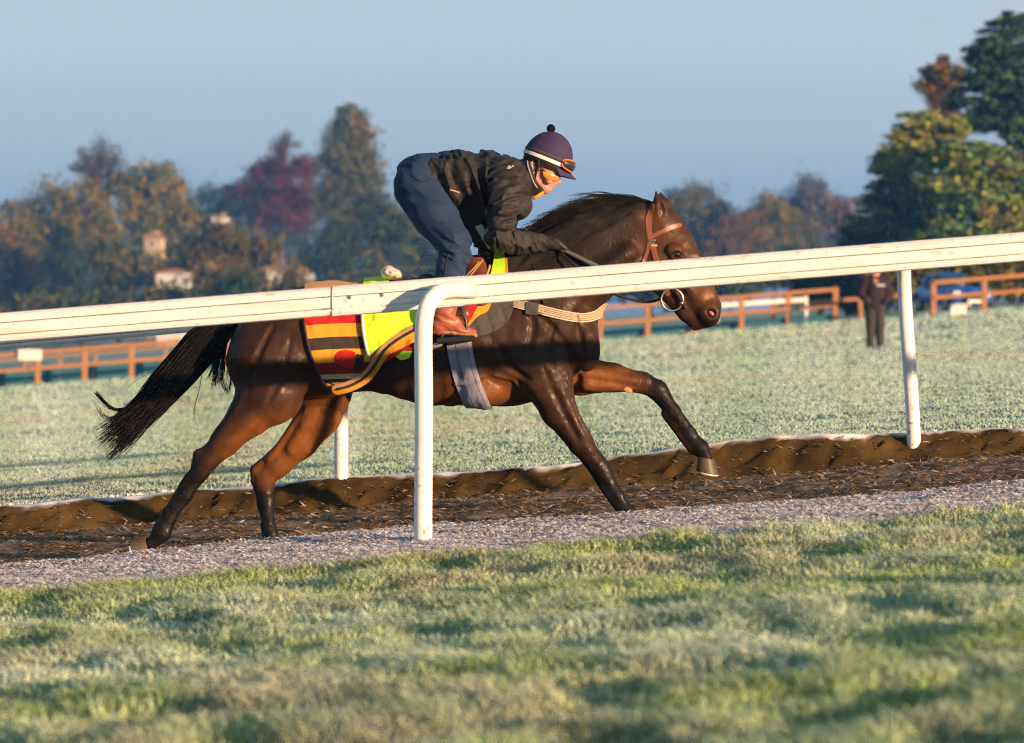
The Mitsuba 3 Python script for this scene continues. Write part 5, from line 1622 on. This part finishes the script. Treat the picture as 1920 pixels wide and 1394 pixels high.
tree('broadleaf_tree', [(420, 460, 50, 44), (470, 480, 50, 44), (380, 490, 50, 40), (440, 530, 70, 44), (510, 530, 60, 40)], TL - 90, 6200, 0.36, MIX + [(0.2, 0.15, 0.06)], 'straggling sandy brown tree among the pale houses', seed=12)
tree('broadleaf_tree', [(600, 490, 60, 50), (570, 540, 60, 44), (640, 550, 70, 44), (850, 540, 70, 50), (780, 550, 70, 50)], TL - 70, 5600, 0.38, DARKG, 'low dark tree mass behind the quarters of the horse', seed=13)
tree('broadleaf_tree', [(1300, 395, 60, 50), (1260, 430, 50, 50), (1345, 420, 44, 48), (1300, 460, 76, 46)], TL + 20, 5600, 0.42, OLIVE, 'olive domed tree behind the horse head', seed=14)
tree('broadleaf_tree', [(1385, 440, 40, 44), (1360, 470, 50, 40)], TL + 10, 2600, 0.4, RUST, 'small rust coloured tree right of the horse head', seed=15)
tree('broadleaf_tree', [(1450, 405, 44, 40), (1420, 430, 36, 40), (1490, 425, 36, 40), (1450, 455, 60, 40)], TL + 15, 4200, 0.4, OAK, 'brown domed tree in the gap between horse and pines', seed=16)
tree('broadleaf_tree', [(1520, 375, 50, 40), (1480, 390, 36, 30), (1555, 400, 40, 40), (1530, 440, 56, 50)], TL + 60, 4600, 0.42, GREYP, 'hazy purple grey tree behind the brown one', seed=17, twigs=25)
tree('broadleaf_tree', [(1592, 400, 26, 30), (1600, 440, 34, 36)], TL - 10, 1500, 0.4, [(0.2, 0.12, 0.1), (0.16, 0.1, 0.08)], 'small pinkish red tree at the foot of the pines', seed=18)
TR = 165.0
tree('pine_tree', [(1905, 50, 40, 28), (1880, 85, 58, 26), (1925, 110, 70, 30), (1850, 120, 46, 18), (1890, 155, 70, 26), (1840, 178, 50, 20), (1915, 200, 70, 28), (1930, 250, 50, 30), (1870, 225, 66, 22), (1960, 170, 70, 70), (1800, 192, 34, 11), (1830, 140, 44, 14), (1860, 70, 40, 14), (1850, 200, 60, 22), (1900, 130, 70, 40), (1915, 30, 24, 16)],
     TR + 12, 17000, 0.3, DARKG + DARKG + [(0.06, 0.1, 0.035)], 'tall dark pine with flat layered branches at the right edge', flat_=1.2, seed=19, trunk_px=1925, trunk_r=0.35)
tree('copper_tree', [(1762, 140, 34, 20), (1740, 163, 34, 9), (1785, 150, 34, 22), (1768, 112, 16, 14), (1738, 132, 22, 8)], TR + 30, 900, 0.24, RUST + [(0.26, 0.12, 0.03)], 'thin orange brown tree top showing left of the dark pine', twigs=80, seed=20, trunk_px=1800, trunk_r=0.12)
tree('pine_tree', [(1725, 235, 46, 26), (1770, 240, 44, 24), (1705, 265, 44, 22), (1750, 280, 50, 24), (1680, 290, 36, 20), (1660, 318, 32, 18), (1720, 300, 44, 22)],
     TR - 5, 8500, 0.24, LIME + [(0.15, 0.17, 0.04)], 'sunlit yellow green pine top left of the dark pine', flat_=1.0, seed=21, trunk_px=1745)
tree('pine_tree', [(1800, 290, 50, 36), (1850, 310, 54, 40), (1780, 340, 56, 40), (1840, 380, 64, 46), (1900, 360, 56, 50), (1890, 430, 60, 44), (1810, 430, 64, 44)],
     TR - 8, 14000, 0.25, PINE + LIME[:1] + MIX[:1], 'broad mid green pine filling the right edge above the rail', flat_=0.7, seed=22, trunk_px=1850, trunk_r=0.3)
tree('pine_tree', [(1690, 340, 46, 30), (1660, 375, 46, 30), (1720, 380, 50, 36), (1640, 410, 46, 30), (1700, 430, 60, 36), (1620, 440, 44, 26), (1660, 470, 64, 34), (1740, 450, 50, 40)],
     TR - 2, 12000, 0.25, DARKG + PINE, 'dark blue green pine with spreading lower boughs behind the bystander', flat_=0.7, seed=23, trunk_px=1690, trunk_r=0.28)
tree('bush', [(1700, 520, 60, 30), (1760, 530, 60, 34), (1830, 520, 60, 36), (1900, 520, 60, 40), (1950, 540, 50, 40)], TR - 22, 7000, 0.22, [(0.16, 0.14, 0.03), (0.11, 0.11, 0.03), (0.2, 0.16, 0.03)], 'olive yellow undergrowth behind the right hand fence', category='bush', seed=24)
tree('bush', [(1600, 540, 60, 34), (1540, 545, 50, 28), (1650, 535, 50, 36)], TR - 18, 5000, 0.24, DARKG, 'dark green bush behind the bystander', category='bush', seed=25)
tree('bush', [(1180, 520, 70, 40), (1260, 530, 70, 40), (1100, 530, 70, 40), (1340, 530, 60, 36)], TL - 110, 5600, 0.36, DARKG, 'dark blue green thicket behind the chest of the horse', category='bush', seed=26)
tree('bush', [(1400, 515, 60, 34), (1470, 505, 60, 34), (1540, 500, 60, 36)], TL - 105, 4600, 0.36, DARKG + GREYP[:1], 'dark thicket below the brown domed tree', category='bush', seed=27)
tree('bush', [(60, 590, 80, 30), (160, 592, 80, 28), (260, 585, 70, 28)], TL - 105, 5000, 0.34, DARKG + OLIVE, 'dark green hedge bushes along the foot of the left trees', category='bush', seed=28)
tree('bush', [(340, 570, 60, 30), (300, 566, 40, 30), (440, 548, 60, 40), (390, 560, 50, 30), (540, 566, 60, 36), (600, 560, 50, 36), (900, 560, 80, 40), (1000, 550, 80, 40)], TL - 135, 8000, 0.34, OLIVE + DARKG, 'mottled hedge bushes below the pale houses', category='bush', seed=29)


# houses among the trees
def house(label, px0, px1, py0, py1, Y, wall, roof_px, gable=False, wins=3, group=None):
    a, b = W(px0, py1, Y), W(px1, py0, Y)
    w, h = b[0] - a[0], b[2] - a[2]
    zg = min(hill(a[0], Y), a[2]) - 0.5
    cx, d = (a[0] + b[0]) / 2, max(5.0, 0.6 * w)
    t = thing('house', label, 'house', group)
    add('wall', box([cx, Y + d / 2, (zg + b[2]) / 2], [w, d, b[2] - zg], 0.03), wall, t)
    rh = roof_px / (F_PX / Y)
    e = 0.35
    import shapely
    P = [(-w / 2 - e, 0), (w / 2 + e, 0), (w / 2 * (0.3 if not gable else 0.0), rh), (-w / 2 * (0.3 if not gable else 0.0), rh)] if not gable else [(-w / 2 - e, 0), (w / 2 + e, 0), (0, rh)]
    m = trimesh.creation.extrude_polygon(shapely.Polygon(P), d + 2 * e, engine='earcut')
    m.apply_transform(trimesh.transformations.rotation_matrix(np.pi / 2, [1, 0, 0])); m.apply_translation([cx, Y + d + e, b[2] + 0.003])
    rf = add('roof', m, 'm_roof', t, smooth=False)
    add('chimney', box([cx + 0.2 * w, Y + d * 0.5, b[2] + rh * 0.7], [0.45, 0.45, rh * 1.0 + 0.3], 0.02), 'm_wall_orange', rf)
    for k in range(wins):
        x = a[0] + w * (k + 0.5) / wins
        wz = b[2] - 0.42 * min(h, 2.6) - 0.1
        fr = add('window', box([x, Y - 0.02, wz], [min(1.1, 0.5 * w / wins), 0.09, min(1.2, 0.5 * h)], 0.01), 'm_white_board', t)
        add('pane', box([x, Y - 0.058, wz], [min(0.9, 0.4 * w / wins), 0.04, min(1.0, 0.4 * h)], 0.0), 'm_window', fr)
    return t


house('pale sunlit house low among the trees left of the tail', 292, 360, 512, 548, TL - 92, 'm_wall_cream', 7, wins=3)
house('small orange walled house half hidden by the russet trees', 270, 300, 446, 470, TL - 40, 'm_wall_orange', 10, gable=True, wins=1)
house('small cream house directly above the striped sheet', 487, 526, 506, 545, TL - 92, 'm_wall_cream', 6, wins=2)
house('grey building right of the small cream house', 536, 584, 512, 548, TL - 88, 'm_wall_grey', 5, wins=2)
house('distant pale gable peeping above the dark tree belt', 396, 424, 408, 440, TL - 20, 'm_wall_cream', 6, gable=True, wins=1)


# wooden post and rail fences along the far side of the field
def post_rail(label, xs_px, Y, top_px, ylow, group, mat_='m_wood_orange', rails=(1.0, 0.55), every=1):
    t = thing('wooden_fence', label, 'fence', group)
    X = [W(x, 600, Y)[0] for x in xs_px]
    Hh = top_px
    for x in X:
        z = hill(x, Y)
        add('post', box([x, Y, z + Hh / 2 - 0.15], [0.17, 0.15, Hh + 0.3], 0.015), mat_, t)
    for hgt in rails:
        for x0, x1 in zip(X[:-1], X[1:]):
            z0, z1 = hill(x0, Y) + hgt * Hh, hill(x1, Y) + hgt * Hh
            m = box([0, 0, 0], [math.hypot(x1 - x0, z1 - z0) - 0.006, 0.055, 0.13], 0.008)
            m.apply_transform(trimesh.transformations.rotation_matrix(-math.atan2(z1 - z0, x1 - x0), [0, 1, 0]))
            m.apply_translation([(x0 + x1) / 2, Y - 0.105, (z0 + z1) / 2 - 0.07])
            add('rail', m, mat_, t)
    return t


YF = 120.0
post_rail('orange brown post and rail fence along the far edge of the field', [70 - 88 * 2 + 88 * k for k in range(20)] + [1567], YF, 1.22, 0, None)
post_rail('shorter wooden fence behind the bystander, second from the right', [1450, 1535, 1613, 1700], YF + 9, 0.8, 0, None, rails=(1.0,))
post_rail('orange post and rail fence in front of the blue car', [1750, 1845, 1938, 2030], YF - 4, 1.2, 0, None, rails=(1.0, 0.58))
post_rail('greyer second fence line set back behind the left fence', [-20 + 66 * k for k in range(12)], YF + 14, 1.05, 0, None, mat_='m_wood_grey', rails=(0.95,))
t = thing('shade_band', 'low dull blue boards added for shaded frosty ground behind the wooden fence posts', 'painted_shade')  # added boards that stand for a strip of shaded ground
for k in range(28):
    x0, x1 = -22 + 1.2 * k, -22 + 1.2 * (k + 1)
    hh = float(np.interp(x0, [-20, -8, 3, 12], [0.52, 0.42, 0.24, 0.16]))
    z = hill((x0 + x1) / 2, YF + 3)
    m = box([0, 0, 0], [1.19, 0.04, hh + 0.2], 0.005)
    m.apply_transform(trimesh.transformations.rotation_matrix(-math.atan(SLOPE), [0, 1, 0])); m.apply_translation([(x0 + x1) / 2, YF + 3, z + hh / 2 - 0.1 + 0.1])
    add('board', m, 'm_shade_blue', t)
# white notice on the left fence
sg = thing('notice_board', 'white notice board on the left end of the wooden fence', 'sign')
p = W(56, 666, YF - 0.25)
add('panel', box([p[0], p[1], p[2]], [0.8, 0.03, 0.38], 0.01), 'm_white_board', sg)
add('batten', box([p[0], p[1] + 0.035, p[2] - 0.12], [0.1, 0.03, 0.7], 0.008), 'm_wood_grey', sg)
# pale gate bar right of the horse head
gt = thing('white_gate', 'pale horizontal bar just behind the wooden fence right of the horse muzzle', 'gate')
a, b = W(1345, 573, YF + 5), W(1512, 562, YF + 5)
m = box([0, 0, 0], [np.linalg.norm(b - a), 0.05, 0.17], 0.01)
m.apply_transform(trimesh.transformations.rotation_matrix(-math.atan2(b[2] - a[2], b[0] - a[0]), [0, 1, 0])); m.apply_translation((a + b) / 2)
add('bar', m, 'm_white_board', gt)
for q in (a, b):
    z = hill(q[0], YF + 5)
    add('post', box([q[0], YF + 5.06, (z + q[2]) / 2], [0.1, 0.08, q[2] - z + 0.25], 0.01), 'm_white_board', gt)
# white boxes by the car
wb = thing('white_crate', 'white crate with lid on the grass in front of the blue car', 'crate')
p = W(1795, 590, YF - 9)
z = hill(p[0], p[1])
add('tub', box([p[0], p[1], z + 0.17], [0.5, 0.4, 0.34], 0.03), 'm_white_board', wb)
add('lid', box([p[0] + 0.1, p[1], z + 0.37], [0.62, 0.46, 0.06], 0.02, rz=0.1), 'm_white_board', wb)


# blue car parked behind the right fence, nose towards the field
def car(label, px, Y, yaw):
    t = thing('parked_car', label, 'car')
    o = W(px, 590, Y); o[2] = hill(o[0], Y)
    Mx = trimesh.transformations.translation_matrix(o) @ trimesh.transformations.rotation_matrix(yaw, [0, 0, 1])
    def put(key, m, mt, parent=None, smooth=35):
        m = m.copy(); m.apply_transform(Mx)
        return add(key, m, mt, parent or t, smooth=smooth)
    sec = lambda prof, w: trimesh.creation.extrude_polygon(shapely.Polygon(prof).buffer(0.05, join_style=1).buffer(-0.0), w, engine='earcut')
    body = SDF([-1.0, -2.2, 0.1], [1.0, 2.3, 1.55], 0.035)
    body.cone([0, -1.55, 0.55], [0, 1.75, 0.6], 0.36, 0.38, 0.1, 1.0)
    body.ell([0, 0.05, 0.58], [0.88, 2.05, 0.36], 0.1)
    for sx in (-1, 1):
        body.cone([sx * 0.55, -1.6, 0.55], [sx * 0.58, 1.7, 0.58], 0.3, 0.32, 0.1)
    body.cone([-0.35, 0.45, 1.08], [0.35, 0.45, 1.08], 0.34, 0.34, 0.12)
    body.cone([-0.4, 1.2, 1.05], [0.4, 1.2, 1.05], 0.32, 0.32, 0.12)
    for sx in (-1, 1):
        for yy in (-1.3, 1.35):
            body.cone([sx * 0.7, yy, 0.33], [sx * 1.1, yy, 0.33], 0.36, 0.36, 0.02, sub=True)
    bk = put('body', trimesh.Trimesh(*body.mesh(), process=False), 'm_car_blue', smooth=True)
    v, f = body.mesh(0.006)
    for nm, cond in (('windscreen', np.minimum.reduce([v[:, 2] - 0.92, 1.34 - v[:, 2], 0.38 - v[:, 1], 0.62 - np.abs(v[:, 0])])),
                     ('side_window', np.minimum.reduce([v[:, 2] - 0.95, 1.3 - v[:, 2], v[:, 1] - 0.42, 1.0 - v[:, 1], v[:, 0] - 0.3])),
                     ('side_window', np.minimum.reduce([v[:, 2] - 0.95, 1.3 - v[:, 2], v[:, 1] - 0.42, 1.0 - v[:, 1], -0.3 - v[:, 0]]))):
        a_, b_ = clip(v, f, cond)
        if len(b_):
            put(nm, trimesh.Trimesh(a_, b_, process=False), 'm_car_glass', smooth=True)
    for sx in (-1, 1):
        h = trimesh.creation.icosphere(2, 1); h.apply_scale([0.17, 0.09, 0.09]); h.apply_translation([sx * 0.62, -1.84, 0.66]); put('headlight', h, 'm_silver_tape', smooth=True)
        mr = trimesh.creation.icosphere(2, 1); mr.apply_scale([0.12, 0.07, 0.08]); mr.apply_translation([sx * 0.93, -0.35, 0.98]); put('mirror', mr, 'm_car_blue', smooth=True)
        for yy in (-1.3, 1.35):
            wv = trimesh.creation.torus(0.24, 0.085, 24, 12); wv.apply_transform(trimesh.transformations.rotation_matrix(np.pi / 2, [0, 1, 0])); wv.apply_translation([sx * 0.78, yy, 0.32])
            wk = put('wheel', wv, 'm_rubber', smooth=True)
            rm = trimesh.creation.cylinder(0.2, 0.12, sections=20); rm.apply_transform(trimesh.transformations.rotation_matrix(np.pi / 2, [0, 1, 0])); rm.apply_translation([sx * 0.78, yy, 0.32])
            put('rim', rm, 'm_grey_metal', wk)
    put('grille', box([0, -1.98, 0.5], [0.7, 0.06, 0.16], 0.02), 'm_dark_gap')
    put('number_plate', box([0, -2.0, 0.38], [0.5, 0.04, 0.11], 0.01), 'm_white_board')
    return t


car('dark blue car parked nose on behind the right hand wooden fence', 1788, YF + 4, math.radians(14))

# bystander in the field
YB = 71.5
sB = F_PX / YB
bx0 = W(1641, 655, YB); zb = hill(bx0[0], YB)
def Q(x, y, z):
    return np.array([bx0[0] + x, YB + y, zb + z])
S1 = SDF(Q(-.5, -.35, -.05), Q(.5, .35, 1.85), 0.016)
S1.chain([Q(0, 0, 1.44), Q(0, 0, 1.5), Q(0, -.01, 1.62), Q(0, -.01, 1.66)], [.06, .055, .095, .1], .03)
S1.chain([Q(0, 0, 1.0), Q(0, 0, 1.38)], [.15, .15], .05)
for s in (-1, 1):
    S1.chain([Q(s * .09, 0, .95), Q(s * .1, -.01, .5), Q(s * .1, 0.01, .08)], [.09, .06, .045], .03)
    S1.chain([Q(s * .18, 0, 1.38), Q(s * .27, .03, 1.12), Q(s * .16, -.15, .98)], [.06, .045, .035], .03)
    S1.cone(Q(s * .05, -.11, 1.62), Q(s * .04, -.1, 1.6), .012, .01, .02)
S1.cone(Q(0, -.1, 1.63), Q(0, -.12, 1.59), .012, .018, .012)
bp_ = add('person', S1.mesh(), 'm_skin', smooth=True, label='bystander in dark hooded top standing in the frosty field', category='person')
S1 = SDF(Q(-.55, -.4, .75), Q(.55, .4, 1.62), 0.014)
S1.chain([Q(0, 0, .92), Q(0, 0, 1.1), Q(0, 0, 1.36)], [.19, .19, .19], .05, 1.25)
for s in (-1, 1):
    S1.chain([Q(s * .19, 0, 1.38), Q(s * .31, .03, 1.12), Q(s * .19, -.15, .97)], [.1, .08, .065], .04)
S1.cone(Q(0, .05, 1.46), Q(0, .07, 1.5), .11, .1, .04)
S1.ell(Q(0, -.04, 1.56), [.09, .1, .1], .02, sub=True)
wrinkle(S1, lambda p: 0.02 * (meshkit.fbm(p / 0.09, 2, 161) - 0.5), 0.06)
hk = add('hooded_top', S1.mesh(), 'm_hoodie', bp_, smooth=True)
m = box([0, 0, 0], [.17, .01, .035], .003); m.apply_translation(Q(.1, -.165, 1.3)); add('chest_print', m, 'm_silver_tape', hk)
S1 = SDF(Q(-.3, -.25, .02), Q(.3, .25, 1.05), 0.014)
S1.cone(Q(0, 0, .92), Q(0, 0, .98), .17, .16, .05, 1.25)
for s in (-1, 1):
    S1.chain([Q(s * .085, 0, .92), Q(s * .1, -.01, .5), Q(s * .1, .01, .1)], [.115, .095, .085], .03)
wrinkle(S1, lambda p: 0.018 * (meshkit.fbm(p / np.array([.08, .08, .05]), 2, 162) - 0.5), 0.06)
add('trousers', S1.mesh(), 'm_trousers', bp_, smooth=True)
for s in (-1, 1):
    S1 = SDF(Q(s * .1 - .12, -.3, -.03), Q(s * .1 + .12, .2, .16), 0.012)
    S1.cone(Q(s * .1, .03, .06), Q(s * .11, -.13, .04), .055, .045, .03)
    add('shoe', S1.mesh(), 'm_black', bp_, smooth=True)
S1 = SDF(Q(-.14, -.2, 1.55), Q(.14, .16, 1.82), 0.01)
S1.ell(Q(0, .005, 1.68), [.108, .115, .1], .02); S1.cone(Q(0, -.1, 1.69), Q(0, -.15, 1.68), .035, .03, .02, .5)
add('cap', S1.mesh(), 'm_black', bp_, smooth=True)


# ------------------------------------------------------------------ cold morning haze
scene['air'] = {'type': 'homogeneous', 'albedo': {'type': 'rgb', 'value': [0.88, 0.94, 0.98]}, 'sigma_t': {'type': 'rgb', 'value': [0.00006, 0.00018, 0.00042]}}
scene['haze'] = {'type': 'cube', 'to_world': T().translate([0, 300, 4]).scale([520, 720, 46]), 'bsdf': {'type': 'null'}, 'interior': {'type': 'ref', 'id': 'air'}}
say('haze', 'thin cold morning haze over the whole heath', 'haze', None, 'stuff')
scene['camera']['medium'] = {'type': 'ref', 'id': 'air'}
